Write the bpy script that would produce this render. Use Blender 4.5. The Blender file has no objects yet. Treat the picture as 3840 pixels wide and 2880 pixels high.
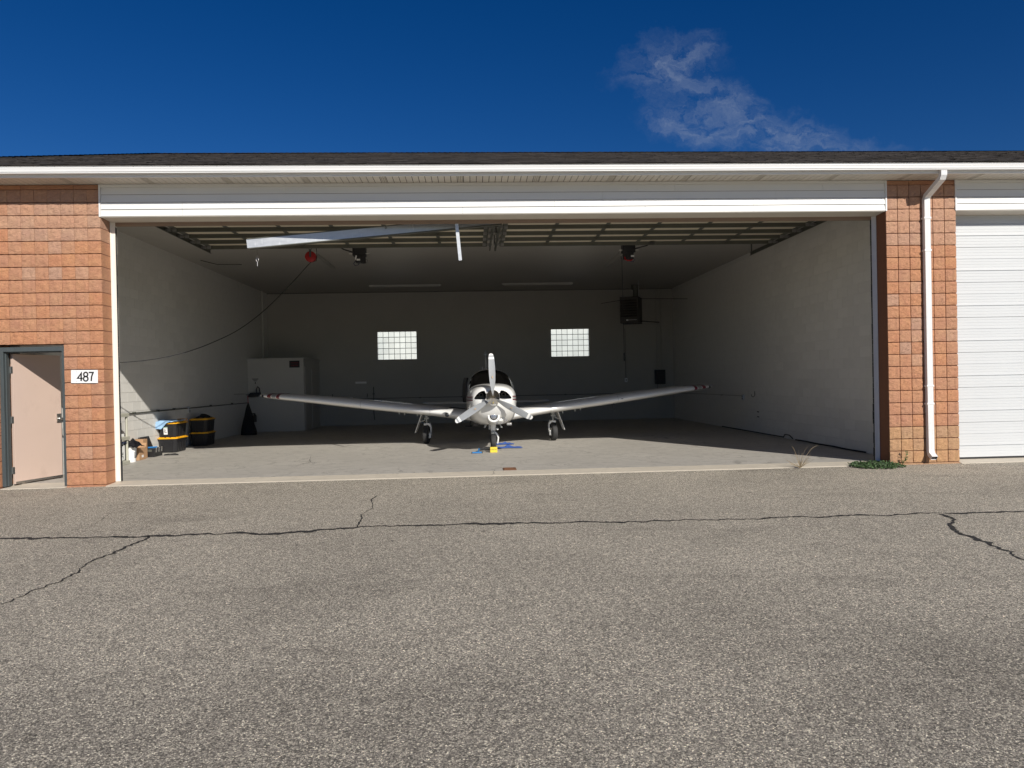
import bpy, math, random
from mathutils import Vector, Matrix
random.seed(7)
PI = math.pi
S = bpy.context.scene
COL = S.collection

# ------------------------------------------------------------------ camera
cd = bpy.data.cameras.new('camera')
cam = bpy.data.objects.new('camera', cd); COL.objects.link(cam)
cd.sensor_width = 36.0; cd.lens = 2735.74 / 3840 * 36; cd.clip_start = 0.05; cd.clip_end = 3000
R_ = Vector((0.99832029, -0.05438727, -0.01996551)); U_ = Vector((0.02024689, 0.00462763, 0.99978430)); F_ = Vector((0.05428314, 0.99850919, -0.00572103))
cam.matrix_world = Matrix(((R_.x, U_.x, -F_.x, 0.0), (R_.y, U_.y, -F_.y, -11.896), (R_.z, U_.z, -F_.z, 1.5303), (0, 0, 0, 1)))
S.camera = cam
# ------------------------------------------------------------------ render / exposure
S.view_settings.view_transform = 'Standard'; S.view_settings.look = 'None'
S.view_settings.gamma = 1.0; S.view_settings.use_curve_mapping = False
S.view_settings.exposure = 0.28
S.render.engine = 'CYCLES'
S.cycles.max_bounces = 10; S.cycles.diffuse_bounces = 4; S.cycles.glossy_bounces = 4
S.cycles.transmission_bounces = 8; S.cycles.transparent_max_bounces = 8
S.cycles.sample_clamp_indirect = 6.0
S.cycles.use_denoising = True
# ------------------------------------------------------------------ sun and sky
SUN = Vector((0.53, -1.0, 0.638)).normalized()
ELEV = math.asin(SUN.z); AZ = math.atan2(SUN.x, SUN.y)
sl = bpy.data.lights.new('sun', 'SUN'); sl.energy = 4.2; sl.angle = math.radians(0.53); sl.color = (1.0, 0.95, 0.87)
so = bpy.data.objects.new('sun', sl); COL.objects.link(so)
so.rotation_euler = SUN.to_track_quat('Z', 'Y').to_euler(); so.location = SUN * 60

W = bpy.data.worlds.new('World'); S.world = W; W.use_nodes = True
nt = W.node_tree; nt.nodes.clear()
def N(tree, t, **kw):
    n = tree.nodes.new(t)
    for k, v in kw.items():
        if k == 'inp':
            for a, b in v.items(): n.inputs[a].default_value = b
        else: setattr(n, k, v)
    return n
def LK(tree, a, ao, b, bi): tree.links.new(a.outputs[ao], b.inputs[bi])
sky = N(nt, 'ShaderNodeTexSky', sky_type='NISHITA', sun_disc=False, sun_elevation=ELEV, sun_rotation=AZ,
        altitude=1800.0, air_density=0.9, dust_density=0.15, ozone_density=3.0)
hs = N(nt, 'ShaderNodeHueSaturation', inp={'Hue': 0.5125, 'Saturation': 1.355, 'Value': 0.98})
LK(nt, sky, 'Color', hs, 'Color')
# one wispy cloud, laid out by direction (x/y, z/y)
tc = N(nt, 'ShaderNodeTexCoord'); sp = N(nt, 'ShaderNodeSeparateXYZ'); LK(nt, tc, 'Generated', sp, 0)
def MT(tree, op, a, b=None, clamp=False):
    n = tree.nodes.new('ShaderNodeMath'); n.operation = op; n.use_clamp = clamp
    for i, s in enumerate((a, b)):
        if s is None: continue
        if isinstance(s, (int, float)): n.inputs[i].default_value = s
        else: tree.links.new(s, n.inputs[i])
    return n.outputs[0]
ysafe = MT(nt, 'MAXIMUM', sp.outputs[1], 0.05)
cu = MT(nt, 'DIVIDE', sp.outputs[0], ysafe); cv = MT(nt, 'DIVIDE', sp.outputs[2], ysafe)
cmb = N(nt, 'ShaderNodeCombineXYZ'); nt.links.new(cu, cmb.inputs[0]); nt.links.new(cv, cmb.inputs[1])
nz0 = N(nt, 'ShaderNodeTexNoise', inp={'Scale': 13.0, 'Detail': 6.0, 'Roughness': 0.65}); LK(nt, cmb, 0, nz0, 'Vector')
warp = N(nt, 'ShaderNodeVectorMath', operation='MULTIPLY_ADD'); LK(nt, nz0, 'Color', warp, 0)
warp.inputs[1].default_value = (0.13, 0.10, 0.0); LK(nt, cmb, 0, warp, 2)
wsub = N(nt, 'ShaderNodeVectorMath', operation='SUBTRACT'); LK(nt, warp, 0, wsub, 0); wsub.inputs[1].default_value = (0.065, 0.05, 0)
wsp = N(nt, 'ShaderNodeSeparateXYZ'); LK(nt, wsub, 0, wsp, 0)
def ell(cx, cy, rx, ry, ang, amp):
    ca, sa = math.cos(ang), math.sin(ang)
    dx = MT(nt, 'SUBTRACT', wsp.outputs[0], cx); dy = MT(nt, 'SUBTRACT', wsp.outputs[1], cy)
    rx *= 1.28; ry *= 1.34
    p = MT(nt, 'DIVIDE', MT(nt, 'ADD', MT(nt, 'MULTIPLY', dx, ca), MT(nt, 'MULTIPLY', dy, sa)), rx)
    q = MT(nt, 'DIVIDE', MT(nt, 'SUBTRACT', MT(nt, 'MULTIPLY', dy, ca), MT(nt, 'MULTIPLY', dx, sa)), ry)
    d2 = MT(nt, 'ADD', MT(nt, 'MULTIPLY', p, p), MT(nt, 'MULTIPLY', q, q))
    return MT(nt, 'MULTIPLY', MT(nt, 'SUBTRACT', 1.0, d2, clamp=True), amp)
msk = None
for e in ((0.285, 0.428, 0.078, 0.040, 0.1, 1.0), (0.318, 0.400, 0.060, 0.055, -0.5, 0.75), (0.322, 0.352, 0.068, 0.032, -0.15, 1.0),
          (0.385, 0.352, 0.095, 0.042, -0.45, 1.0), (0.455, 0.325, 0.13, 0.034, -0.30, 1.0), (0.56, 0.306, 0.11, 0.022, -0.15, 0.75)):
    o = ell(*e); msk = o if msk is None else MT(nt, 'MAXIMUM', msk, o)
cmp_ = N(nt, 'ShaderNodeMapping'); cmp_.inputs['Scale'].default_value = (0.9, 2.3, 1.0); cmp_.inputs['Rotation'].default_value = (0, 0, 0.35)
LK(nt, wsub, 0, cmp_, 0)
nz1 = N(nt, 'ShaderNodeTexNoise', inp={'Scale': 19.0, 'Detail': 10.0, 'Roughness': 0.66, 'Distortion': 0.35}); LK(nt, cmp_, 0, nz1, 'Vector')
mrn = N(nt, 'ShaderNodeMapRange', interpolation_type='SMOOTHSTEP', inp={'From Min': 0.30, 'From Max': 0.74}); LK(nt, nz1, 0, mrn, 0)
nz2 = N(nt, 'ShaderNodeTexNoise', inp={'Scale': 60.0, 'Detail': 6.0, 'Roughness': 0.7}); LK(nt, cmp_, 0, nz2, 'Vector')
den = MT(nt, 'MULTIPLY', MT(nt, 'POWER', msk, 1.45), MT(nt, 'MULTIPLY', mrn.outputs[0], MT(nt, 'ADD', 0.55, MT(nt, 'MULTIPLY', nz2.outputs[0], 0.9))), clamp=True)
den = MT(nt, 'MULTIPLY', den, 0.38)
mx = N(nt, 'ShaderNodeMix', data_type='RGBA'); nt.links.new(den, mx.inputs[0]); LK(nt, hs, 'Color', mx, 6)
mx.inputs[7].default_value = (5.4, 6.3, 7.8, 1)
bg = N(nt, 'ShaderNodeBackground', inp={'Strength': 0.052}); LK(nt, mx, 2, bg, 'Color')
wo = N(nt, 'ShaderNodeOutputWorld'); LK(nt, bg, 0, wo, 0)

# ------------------------------------------------------------------ materials
def newmat(name):
    m = bpy.data.materials.new(name); m.use_nodes = True
    return m, m.node_tree, m.node_tree.nodes['Principled BSDF']
def M(name, col, rough=0.6, metal=0.0, var=0.0, vscale=4.0, stretch=(1, 1, 1), bump=0.0, bscale=60.0, rnd=0.0, spec=0.5, dirt=None, detail=5.0, coat=0.0, bdist=0.01):
    """plain paint / plastic / metal with soft procedural variation in object space"""
    m, t, b = newmat(name)
    b.inputs['Roughness'].default_value = rough; b.inputs['Metallic'].default_value = metal
    b.inputs['Specular IOR Level'].default_value = spec; b.inputs['Coat Weight'].default_value = coat
    b.inputs['Coat Roughness'].default_value = 0.06
    b.inputs['Base Color'].default_value = (*col, 1)
    if not (var or bump or rnd or dirt): return m
    tcn = N(t, 'ShaderNodeTexCoord'); mp = N(t, 'ShaderNodeMapping'); mp.inputs['Scale'].default_value = stretch
    LK(t, tcn, 'Object', mp, 0)
    val = None
    if var:
        nz = N(t, 'ShaderNodeTexNoise', inp={'Scale': vscale, 'Detail': detail, 'Roughness': 0.6}); LK(t, mp, 0, nz, 'Vector')
        val = MT(t, 'ADD', 1.0 - var, MT(t, 'MULTIPLY', nz.outputs[0], 2 * var))
        rg = MT(t, 'ADD', rough - 0.5 * var, MT(t, 'MULTIPLY', nz.outputs[0], var), clamp=True); t.links.new(rg, b.inputs['Roughness'])
    if rnd:
        oi = N(t, 'ShaderNodeObjectInfo')
        rv = MT(t, 'ADD', 1.0 - rnd, MT(t, 'MULTIPLY', oi.outputs['Random'], 2 * rnd))
        val = rv if val is None else MT(t, 'MULTIPLY', val, rv)
    rgb = N(t, 'ShaderNodeRGB'); rgb.outputs[0].default_value = (*col, 1); cur = rgb.outputs[0]
    if val is not None:
        vm = N(t, 'ShaderNodeVectorMath', operation='SCALE'); t.links.new(cur, vm.inputs[0]); t.links.new(val, vm.inputs['Scale']); cur = vm.outputs[0]
    if dirt:
        dcol, dscale, lo, hi, amt, dstr = dirt
        mp2 = N(t, 'ShaderNodeMapping'); mp2.inputs['Scale'].default_value = dstr; LK(t, tcn, 'Object', mp2, 0)
        nd = N(t, 'ShaderNodeTexNoise', inp={'Scale': dscale, 'Detail': 8.0, 'Roughness': 0.65}); LK(t, mp2, 0, nd, 'Vector')
        mr = N(t, 'ShaderNodeMapRange', inp={'From Min': lo, 'From Max': hi, 'To Min': 0.0, 'To Max': amt}); LK(t, nd, 0, mr, 0)
        mm = N(t, 'ShaderNodeMix', data_type='RGBA'); LK(t, mr, 0, mm, 0); t.links.new(cur, mm.inputs[6]); mm.inputs[7].default_value = (*dcol, 1); cur = mm.outputs[2]
    t.links.new(cur, b.inputs['Base Color'])
    if bump:
        nb = N(t, 'ShaderNodeTexNoise', inp={'Scale': bscale, 'Detail': 6.0, 'Roughness': 0.65}); LK(t, mp, 0, nb, 'Vector')
        bp = N(t, 'ShaderNodeBump', inp={'Strength': bump, 'Distance': bdist}); LK(t, nb, 0, bp, 'Height'); LK(t, bp, 0, b, 'Normal')
    return m

def asphalt_mat():
    m, t, b = newmat('worn_asphalt'); b.inputs['Roughness'].default_value = 0.88; b.inputs['Specular IOR Level'].default_value = 0.25
    tcn = N(t, 'ShaderNodeTexCoord')
    wz = N(t, 'ShaderNodeTexNoise', inp={'Scale': 60.0, 'Detail': 2.0}); LK(t, tcn, 'Object', wz, 'Vector')
    wv = N(t, 'ShaderNodeVectorMath', operation='MULTIPLY_ADD'); LK(t, wz, 'Color', wv, 0); wv.inputs[1].default_value = (0.012, 0.012, 0); LK(t, tcn, 'Object', wv, 2)
    v1 = N(t, 'ShaderNodeTexVoronoi', inp={'Scale': 132.0, 'Randomness': 1.0}); LK(t, wv, 0, v1, 'Vector')
    v2 = N(t, 'ShaderNodeTexVoronoi', feature='DISTANCE_TO_EDGE', inp={'Scale': 132.0, 'Randomness': 1.0}); LK(t, wv, 0, v2, 'Vector')
    s = N(t, 'ShaderNodeSeparateColor'); LK(t, v1, 'Color', s, 0)
    cr = N(t, 'ShaderNodeValToRGB'); e = cr.color_ramp.elements
    e[0].position = 0.0; e[0].color = (0.080, 0.073, 0.061, 1); e[1].position = 1.0; e[1].color = (0.62, 0.565, 0.45, 1)
    for pos, c in ((0.22, (0.145, 0.130, 0.108)), (0.50, (0.235, 0.211, 0.174)), (0.74, (0.325, 0.290, 0.236)), (0.90, (0.43, 0.385, 0.305))):
        x = cr.color_ramp.elements.new(pos); x.color = (*c, 1)
    LK(t, s, 0, cr, 0)
    gap = N(t, 'ShaderNodeMapRange', inp={'From Min': 0.0, 'From Max': 0.16, 'To Min': 0.34, 'To Max': 1.0}); LK(t, v2, 0, gap, 0)
    big = N(t, 'ShaderNodeTexNoise', inp={'Scale': 0.45, 'Detail': 4.0, 'Roughness': 0.55}); LK(t, tcn, 'Object', big, 'Vector')
    bigv = MT(t, 'ADD', 0.74, MT(t, 'MULTIPLY', big.outputs[0], 0.52))
    mid = N(t, 'ShaderNodeTexNoise', inp={'Scale': 14.0, 'Detail': 4.0, 'Roughness': 0.7}); LK(t, tcn, 'Object', mid, 'Vector')
    midv = MT(t, 'ADD', 0.72, MT(t, 'MULTIPLY', mid.outputs[0], 0.56))
    tot = MT(t, 'MULTIPLY', MT(t, 'MULTIPLY', gap.outputs[0], bigv), midv)
    # faint old stains, worn traffic streaks along x and a few tar spots
    stm = N(t, 'ShaderNodeMapping'); stm.inputs['Scale'].default_value = (0.35, 1.0, 1); LK(t, tcn, 'Object', stm, 0)
    stn = N(t, 'ShaderNodeTexNoise', inp={'Scale': 0.9, 'Detail': 7.0, 'Roughness': 0.68, 'Distortion': 0.6}); LK(t, stm, 0, stn, 'Vector')
    sta = N(t, 'ShaderNodeMapRange', interpolation_type='SMOOTHSTEP', inp={'From Min': 0.52, 'From Max': 0.72, 'To Min': 1.0, 'To Max': 0.76}); LK(t, stn, 0, sta, 0)
    spn = N(t, 'ShaderNodeTexNoise', inp={'Scale': 3.1, 'Detail': 5.0, 'Roughness': 0.6}); LK(t, tcn, 'Object', spn, 'Vector')
    spa = N(t, 'ShaderNodeMapRange', interpolation_type='SMOOTHSTEP', inp={'From Min': 0.66, 'From Max': 0.74, 'To Min': 1.0, 'To Max': 0.6}); LK(t, spn, 0, spa, 0)
    # view-dependent light falloff toward the camera, painted into the asphalt colour
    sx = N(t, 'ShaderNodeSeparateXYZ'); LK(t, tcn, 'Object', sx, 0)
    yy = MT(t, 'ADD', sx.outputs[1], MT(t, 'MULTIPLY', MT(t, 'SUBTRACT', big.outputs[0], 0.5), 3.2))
    near_dark = N(t, 'ShaderNodeMapRange', interpolation_type='SMOOTHSTEP', inp={'From Min': -8.6, 'From Max': -6.9, 'To Min': 0.84, 'To Max': 1.0}); t.links.new(yy, near_dark.inputs[0])
    tot = MT(t, 'MULTIPLY', tot, near_dark.outputs[0])
    tot = MT(t, 'MULTIPLY', MT(t, 'MULTIPLY', tot, MT(t, 'MULTIPLY', sta.outputs[0], spa.outputs[0])), 2.26)
    vm = N(t, 'ShaderNodeVectorMath', operation='SCALE'); LK(t, cr, 0, vm, 0); t.links.new(tot, vm.inputs['Scale'])
    LK(t, vm, 0, b, 'Base Color')
    hgt = MT(t, 'ADD', MT(t, 'MULTIPLY', MT(t, 'MINIMUM', v2.outputs[0], 0.25), 2.5), MT(t, 'MULTIPLY', s.outputs[1], 0.7))
    bp = N(t, 'ShaderNodeBump', inp={'Strength': 0.85, 'Distance': 0.006}); t.links.new(hgt, bp.inputs['Height']); LK(t, bp, 0, b, 'Normal')
    return m
def concrete_mat(name, col, vein=1.0):
    m, t, b = newmat(name); b.inputs['Roughness'].default_value = 0.62; b.inputs['Specular IOR Level'].default_value = 0.35
    tcn = N(t, 'ShaderNodeTexCoord')
    big = N(t, 'ShaderNodeTexNoise', inp={'Scale': 0.7, 'Detail': 6.0, 'Roughness': 0.62}); LK(t, tcn, 'Object', big, 'Vector')
    fine = N(t, 'ShaderNodeTexNoise', inp={'Scale': 9.0, 'Detail': 7.0, 'Roughness': 0.7}); LK(t, tcn, 'Object', fine, 'Vector')
    f = MT(t, 'MULTIPLY', MT(t, 'ADD', 0.80, MT(t, 'MULTIPLY', big.outputs[0], 0.40)), MT(t, 'ADD', 0.86, MT(t, 'MULTIPLY', fine.outputs[0], 0.28)))
    wz = N(t, 'ShaderNodeTexNoise', inp={'Scale': 2.2, 'Detail': 6.0, 'Roughness': 0.7}); LK(t, tcn, 'Object', wz, 'Vector')
    wv = N(t, 'ShaderNodeVectorMath', operation='MULTIPLY_ADD'); LK(t, wz, 'Color', wv, 0); wv.inputs[1].default_value = (0.9, 0.9, 0); LK(t, tcn, 'Object', wv, 2)
    ve = N(t, 'ShaderNodeTexVoronoi', feature='DISTANCE_TO_EDGE', inp={'Scale': 1.9}); LK(t, wv, 0, ve, 'Vector')
    thin = N(t, 'ShaderNodeMapRange', inp={'From Min': 0.006, 'From Max': 0.034, 'To Min': 1.0, 'To Max': 0.0}); LK(t, ve, 0, thin, 0)
    sel = N(t, 'ShaderNodeMapRange', inp={'From Min': 0.46, 'From Max': 0.62, 'To Min': 0.0, 'To Max': 0.75 * vein}); LK(t, big, 0, sel, 0)
    vein_ = MT(t, 'MULTIPLY', thin.outputs[0], sel.outputs[0])
    scm = N(t, 'ShaderNodeMapping'); scm.inputs['Scale'].default_value = (0.9, 3.2, 1); LK(t, tcn, 'Object', scm, 0)
    sc = N(t, 'ShaderNodeTexNoise', inp={'Scale': 3.4, 'Detail': 9.0, 'Roughness': 0.72, 'Distortion': 1.2}); LK(t, scm, 0, sc, 'Vector')
    scr = N(t, 'ShaderNodeMapRange', inp={'From Min': 0.52, 'From Max': 0.66, 'To Min': 0.0, 'To Max': 0.55 * vein}); LK(t, sc, 0, scr, 0)
    dark = MT(t, 'SUBTRACT', 1.0, MT(t, 'MAXIMUM', vein_, scr.outputs[0]), clamp=True)
    vm = N(t, 'ShaderNodeVectorMath', operation='SCALE'); vm.inputs[0].default_value = col; t.links.new(MT(t, 'MULTIPLY', f, MT(t, 'ADD', 0.28, MT(t, 'MULTIPLY', dark, 0.72))), vm.inputs['Scale'])
    LK(t, vm, 0, b, 'Base Color')
    bp = N(t, 'ShaderNodeBump', inp={'Strength': 0.25, 'Distance': 0.004}); LK(t, fine, 0, bp, 'Height'); LK(t, bp, 0, b, 'Normal')
    return m
def split_face_mat(name, col):
    m, t, b = newmat(name); b.inputs['Roughness'].default_value = 0.93; b.inputs['Specular IOR Level'].default_value = 0.2
    tcn = N(t, 'ShaderNodeTexCoord'); oi = N(t, 'ShaderNodeObjectInfo')
    off = N(t, 'ShaderNodeVectorMath', operation='MULTIPLY_ADD'); off.inputs[0].default_value = (37.0, 11.0, 23.0)
    cx = N(t, 'ShaderNodeCombineXYZ')
    for i in range(3): LK(t, oi, 'Random', cx, i)
    LK(t, cx, 0, off, 1); LK(t, tcn, 'Object', off, 2)
    mp = N(t, 'ShaderNodeMapping'); mp.inputs['Scale'].default_value = (1, 1, 1.9); LK(t, off, 0, mp, 0)
    nz = N(t, 'ShaderNodeTexNoise', inp={'Scale': 24.0, 'Detail': 8.0, 'Roughness': 0.75}); LK(t, mp, 0, nz, 'Vector')
    big = N(t, 'ShaderNodeTexNoise', inp={'Scale': 5.0, 'Detail': 2.0}); LK(t, off, 0, big, 'Vector')
    v = MT(t, 'MULTIPLY', MT(t, 'ADD', 0.64, MT(t, 'MULTIPLY', nz.outputs[0], 0.74)), MT(t, 'ADD', 0.90, MT(t, 'MULTIPLY', big.outputs[0], 0.2)))
    v = MT(t, 'MULTIPLY', v, MT(t, 'ADD', 0.95, MT(t, 'MULTIPLY', oi.outputs['Random'], 0.10)))
    hsn = N(t, 'ShaderNodeHueSaturation', inp={'Color': (*col, 1)})
    t.links.new(MT(t, 'ADD', 0.491, MT(t, 'MULTIPLY', big.outputs[0], 0.018)), hsn.inputs['Hue'])
    t.links.new(MT(t, 'ADD', 0.95, MT(t, 'MULTIPLY', oi.outputs['Random'], 0.10)), hsn.inputs['Saturation'])
    vm = N(t, 'ShaderNodeVectorMath', operation='SCALE'); LK(t, hsn, 0, vm, 0); t.links.new(v, vm.inputs['Scale']); LK(t, vm, 0, b, 'Base Color')
    bp = N(t, 'ShaderNodeBump', inp={'Strength': 1.0, 'Distance': 0.022}); LK(t, nz, 0, bp, 'Height'); LK(t, bp, 0, b, 'Normal')
    return m
def shingle_mat():
    m, t, b = newmat('asphalt_shingle'); b.inputs['Roughness'].default_value = 0.95; b.inputs['Specular IOR Level'].default_value = 0.15
    tcn = N(t, 'ShaderNodeTexCoord'); mp = N(t, 'ShaderNodeMapping'); mp.inputs['Scale'].default_value = (3.2, 7.0, 1); LK(t, tcn, 'Object', mp, 0)
    v1 = N(t, 'ShaderNodeTexVoronoi', inp={'Scale': 1.0}); LK(t, mp, 0, v1, 'Vector'); s = N(t, 'ShaderNodeSeparateColor'); LK(t, v1, 'Color', s, 0)
    nz = N(t, 'ShaderNodeTexNoise', inp={'Scale': 45.0, 'Detail': 5.0}); LK(t, tcn, 'Object', nz, 'Vector')
    f = MT(t, 'MULTIPLY', MT(t, 'ADD', 0.55, MT(t, 'MULTIPLY', s.outputs[0], 0.9)), MT(t, 'ADD', 0.5, nz.outputs[0]))
    vm = N(t, 'ShaderNodeVectorMath', operation='SCALE'); vm.inputs[0].default_value = (0.036, 0.032, 0.030); t.links.new(f, vm.inputs['Scale']); LK(t, vm, 0, b, 'Base Color')
    return m
def glass_block_mat():
    m, t, b = newmat('ribbed_glass_block'); b.inputs['Base Color'].default_value = (0.93, 0.98, 0.95, 1)
    oi = N(t, 'ShaderNodeObjectInfo'); vm = N(t, 'ShaderNodeVectorMath', operation='SCALE'); vm.inputs[0].default_value = (0.95, 1.0, 0.96); t.links.new(MT(t, 'ADD', 0.84, MT(t, 'MULTIPLY', oi.outputs['Random'], 0.13)), vm.inputs['Scale']); LK(t, vm, 0, b, 'Base Color')
    b.inputs['Roughness'].default_value = 0.30; b.inputs['Transmission Weight'].default_value = 1.0; b.inputs['IOR'].default_value = 1.12
    tcn = N(t, 'ShaderNodeTexCoord'); nz = N(t, 'ShaderNodeTexNoise', inp={'Scale': 40.0, 'Detail': 2.0}); LK(t, tcn, 'Object', nz, 'Vector')
    bp = N(t, 'ShaderNodeBump', inp={'Strength': 0.35, 'Distance': 0.01}); LK(t, nz, 0, bp, 'Height'); LK(t, bp, 0, b, 'Normal')
    return m
def leaf_mat(name, c):
    m, t, b = newmat(name); b.inputs['Roughness'].default_value = 0.6
    g = N(t, 'ShaderNodeNewGeometry'); v = MT(t, 'ADD', 0.6, MT(t, 'MULTIPLY', g.outputs['Random Per Island'], 0.9))
    vm = N(t, 'ShaderNodeVectorMath', operation='SCALE'); vm.inputs[0].default_value = c; t.links.new(v, vm.inputs['Scale']); LK(t, vm, 0, b, 'Base Color')
    return m

A = {}
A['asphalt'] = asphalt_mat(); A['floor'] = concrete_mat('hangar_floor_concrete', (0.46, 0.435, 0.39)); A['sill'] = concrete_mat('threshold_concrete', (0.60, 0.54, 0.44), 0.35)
A['crack'] = M('crack_fill', (0.022, 0.020, 0.018), 0.95, var=0.5, vscale=40, dirt=((0.10, 0.085, 0.06), 9.0, 0.60, 0.70, 0.6, (1, 1, 1)))
A['red_block'] = split_face_mat('red_split_face', (0.475, 0.240, 0.140)); A['tan_block'] = split_face_mat('tan_split_face', (0.46, 0.275, 0.155)); A['pale_block'] = split_face_mat('pale_split_face', (0.47, 0.275, 0.185))
A['mortar'] = M('red_mortar', (0.20, 0.085, 0.045), 0.95, var=0.2, vscale=20, bump=0.3)
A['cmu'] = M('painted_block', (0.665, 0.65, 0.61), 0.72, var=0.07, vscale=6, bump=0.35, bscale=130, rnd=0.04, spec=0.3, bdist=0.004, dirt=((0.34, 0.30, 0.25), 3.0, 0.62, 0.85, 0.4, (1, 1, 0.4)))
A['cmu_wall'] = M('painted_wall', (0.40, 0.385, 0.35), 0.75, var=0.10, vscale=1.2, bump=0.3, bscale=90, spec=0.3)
A['ceiling'] = M('ceiling_paint', (0.43, 0.41, 0.375), 0.45, var=0.12, vscale=1.6, stretch=(0.5, 2.2, 1), spec=0.4)
A['white_metal'] = M('white_coated_metal', (0.74, 0.74, 0.73), 0.42, var=0.05, vscale=2.5, stretch=(0.6, 3, 3), dirt=((0.45, 0.42, 0.38), 3.0, 0.60, 0.85, 0.35, (0.35, 3, 3)))
A['white_door'] = M('white_door_steel', (0.585, 0.60, 0.605), 0.45, var=0.03, vscale=2, bump=0.04, bscale=25, dirt=((0.5, 0.48, 0.45), 6.0, 0.68, 0.85, 0.3, (1, 1, 1)))
A['vinyl'] = M('white_vinyl_siding', (0.75, 0.745, 0.72), 0.5, var=0.05, vscale=1.5, stretch=(0.4, 3, 6), dirt=((0.42, 0.37, 0.30), 4.0, 0.62, 0.86, 0.3, (0.25, 2, 5)))
A['soffit'] = M('cream_soffit', (0.60, 0.565, 0.50), 0.6, var=0.07, vscale=5, rnd=0.05)
A['groove'] = M('soffit_groove', (0.035, 0.03, 0.025), 0.9)
A['vent_slot'] = M('vent_slot', (0.34, 0.31, 0.26), 0.9)
A['dark_slot'] = M('dark_slot', (0.03, 0.028, 0.025), 0.9)
A['wood'] = M('header_lumber', (0.27, 0.19, 0.135), 0.8, var=0.25, vscale=6, stretch=(0.3, 6, 6), bump=0.2)
A['shingle'] = shingle_mat()
A['frame_grey'] = M('dark_grey_paint', (0.060, 0.072, 0.075), 0.5, var=0.2, vscale=5, stretch=(4, 4, 0.5))
A['pink_door'] = M('dusty_pink_paint', (0.60, 0.46, 0.385), 0.5, var=0.05, vscale=2, dirt=((0.40, 0.29, 0.23), 3.0, 0.57, 0.82, 0.45, (1, 1, 0.7)))
A['steel'] = M('brushed_steel', (0.50, 0.49, 0.47), 0.38, 1.0, var=0.15, vscale=20)
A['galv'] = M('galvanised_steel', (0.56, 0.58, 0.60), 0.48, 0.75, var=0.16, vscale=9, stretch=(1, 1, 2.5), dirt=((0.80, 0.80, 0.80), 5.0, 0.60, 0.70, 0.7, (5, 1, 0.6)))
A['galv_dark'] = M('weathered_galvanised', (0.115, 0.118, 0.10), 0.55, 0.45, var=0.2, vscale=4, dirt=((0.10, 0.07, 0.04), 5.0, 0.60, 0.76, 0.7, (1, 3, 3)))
A['hinge'] = M('hinge_plate', (0.30, 0.30, 0.29), 0.5, 0.5, var=0.1)
A['cream_panel'] = M('cream_door_back', (0.66, 0.60, 0.47), 0.55, var=0.06, vscale=3)
A['plane_white'] = M('white_aircraft_paint', (0.78, 0.78, 0.76), 0.22, var=0.03, vscale=3, coat=0.5)
A['plane_grey'] = M('grey_aircraft_paint', (0.30, 0.31, 0.30), 0.3, var=0.04, coat=0.3)
A['maroon'] = M('maroon_paint', (0.17, 0.012, 0.022), 0.28, var=0.05, coat=0.4)
A['blade'] = M('grey_blade_paint', (0.33, 0.345, 0.36), 0.42, 0.1, var=0.05, vscale=8)
A['blade_white'] = M('white_blade_tip', (0.80, 0.80, 0.78), 0.4, var=0.03)
A['chrome'] = M('polished_spinner', (0.80, 0.79, 0.77), 0.09, 1.0, var=0.03, vscale=8)
A['glass_dark'] = M('tinted_windshield', (0.006, 0.007, 0.008), 0.06, var=0.01, spec=0.6)
A['rubber'] = M('black_rubber', (0.020, 0.020, 0.021), 0.75, var=0.25, vscale=12)
A['tyre'] = M('tyre_rubber', (0.034, 0.034, 0.034), 0.72, var=0.25, vscale=14)
A['black_plastic'] = M('black_plastic', (0.017, 0.017, 0.019), 0.42, var=0.2, vscale=6)
A['black_matte'] = M('black_fabric', (0.012, 0.012, 0.014), 0.9, var=0.3, vscale=20, bump=0.3)
A['yellow_plastic'] = M('yellow_plastic', (0.80, 0.40, 0.012), 0.42, var=0.05)
A['yellow_paint'] = M('yellow_chock_paint', (0.80, 0.60, 0.05), 0.5, var=0.06)
A['towel_pale'] = M('pale_blue_terry', (0.30, 0.48, 0.70), 0.95, var=0.12, vscale=25, bump=0.5, bscale=220)
A['towel_blue'] = M('royal_blue_terry', (0.045, 0.105, 0.36), 0.95, var=0.2, vscale=20, bump=0.5, bscale=200)
A['blue_plastic'] = M('blue_metal', (0.02, 0.18, 0.46), 0.4, var=0.08)
A['red_paint'] = M('red_reel_paint', (0.36, 0.010, 0.010), 0.4, var=0.1)
A['cardboard'] = M('cardboard', (0.42, 0.25, 0.135), 0.85, var=0.10, vscale=6)
A['paper'] = M('white_paper', (0.78, 0.78, 0.76), 0.7, var=0.04)
A['ink'] = M('black_ink', (0.02, 0.02, 0.022), 0.7, var=0.05)
A['ink_red'] = M('dark_red_ink', (0.14, 0.012, 0.02), 0.7, var=0.05)
A['green_label'] = M('green_label', (0.30, 0.42, 0.34), 0.6, var=0.05)
A['shelf_plastic'] = M('grey_beige_plastic', (0.44, 0.43, 0.355), 0.6, var=0.05)
A['white_plastic'] = M('white_plastic', (0.80, 0.80, 0.79), 0.4, var=0.03)
A['navy'] = M('navy_fabric', (0.012, 0.022, 0.085), 0.85, var=0.3, vscale=15, bump=0.4)
A['bin_bag'] = M('black_bin_bag', (0.010, 0.010, 0.013), 0.28, var=0.2, bump=0.5, bscale=25)
A['dark_machine'] = M('dark_machine', (0.020, 0.020, 0.021), 0.5, var=0.2)
A['brown_case'] = M('dark_brown_enamel', (0.030, 0.024, 0.020), 0.5, var=0.1)
A['tube_white'] = M('lamp_diffuser', (0.40, 0.39, 0.36), 0.4, var=0.03)
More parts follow.
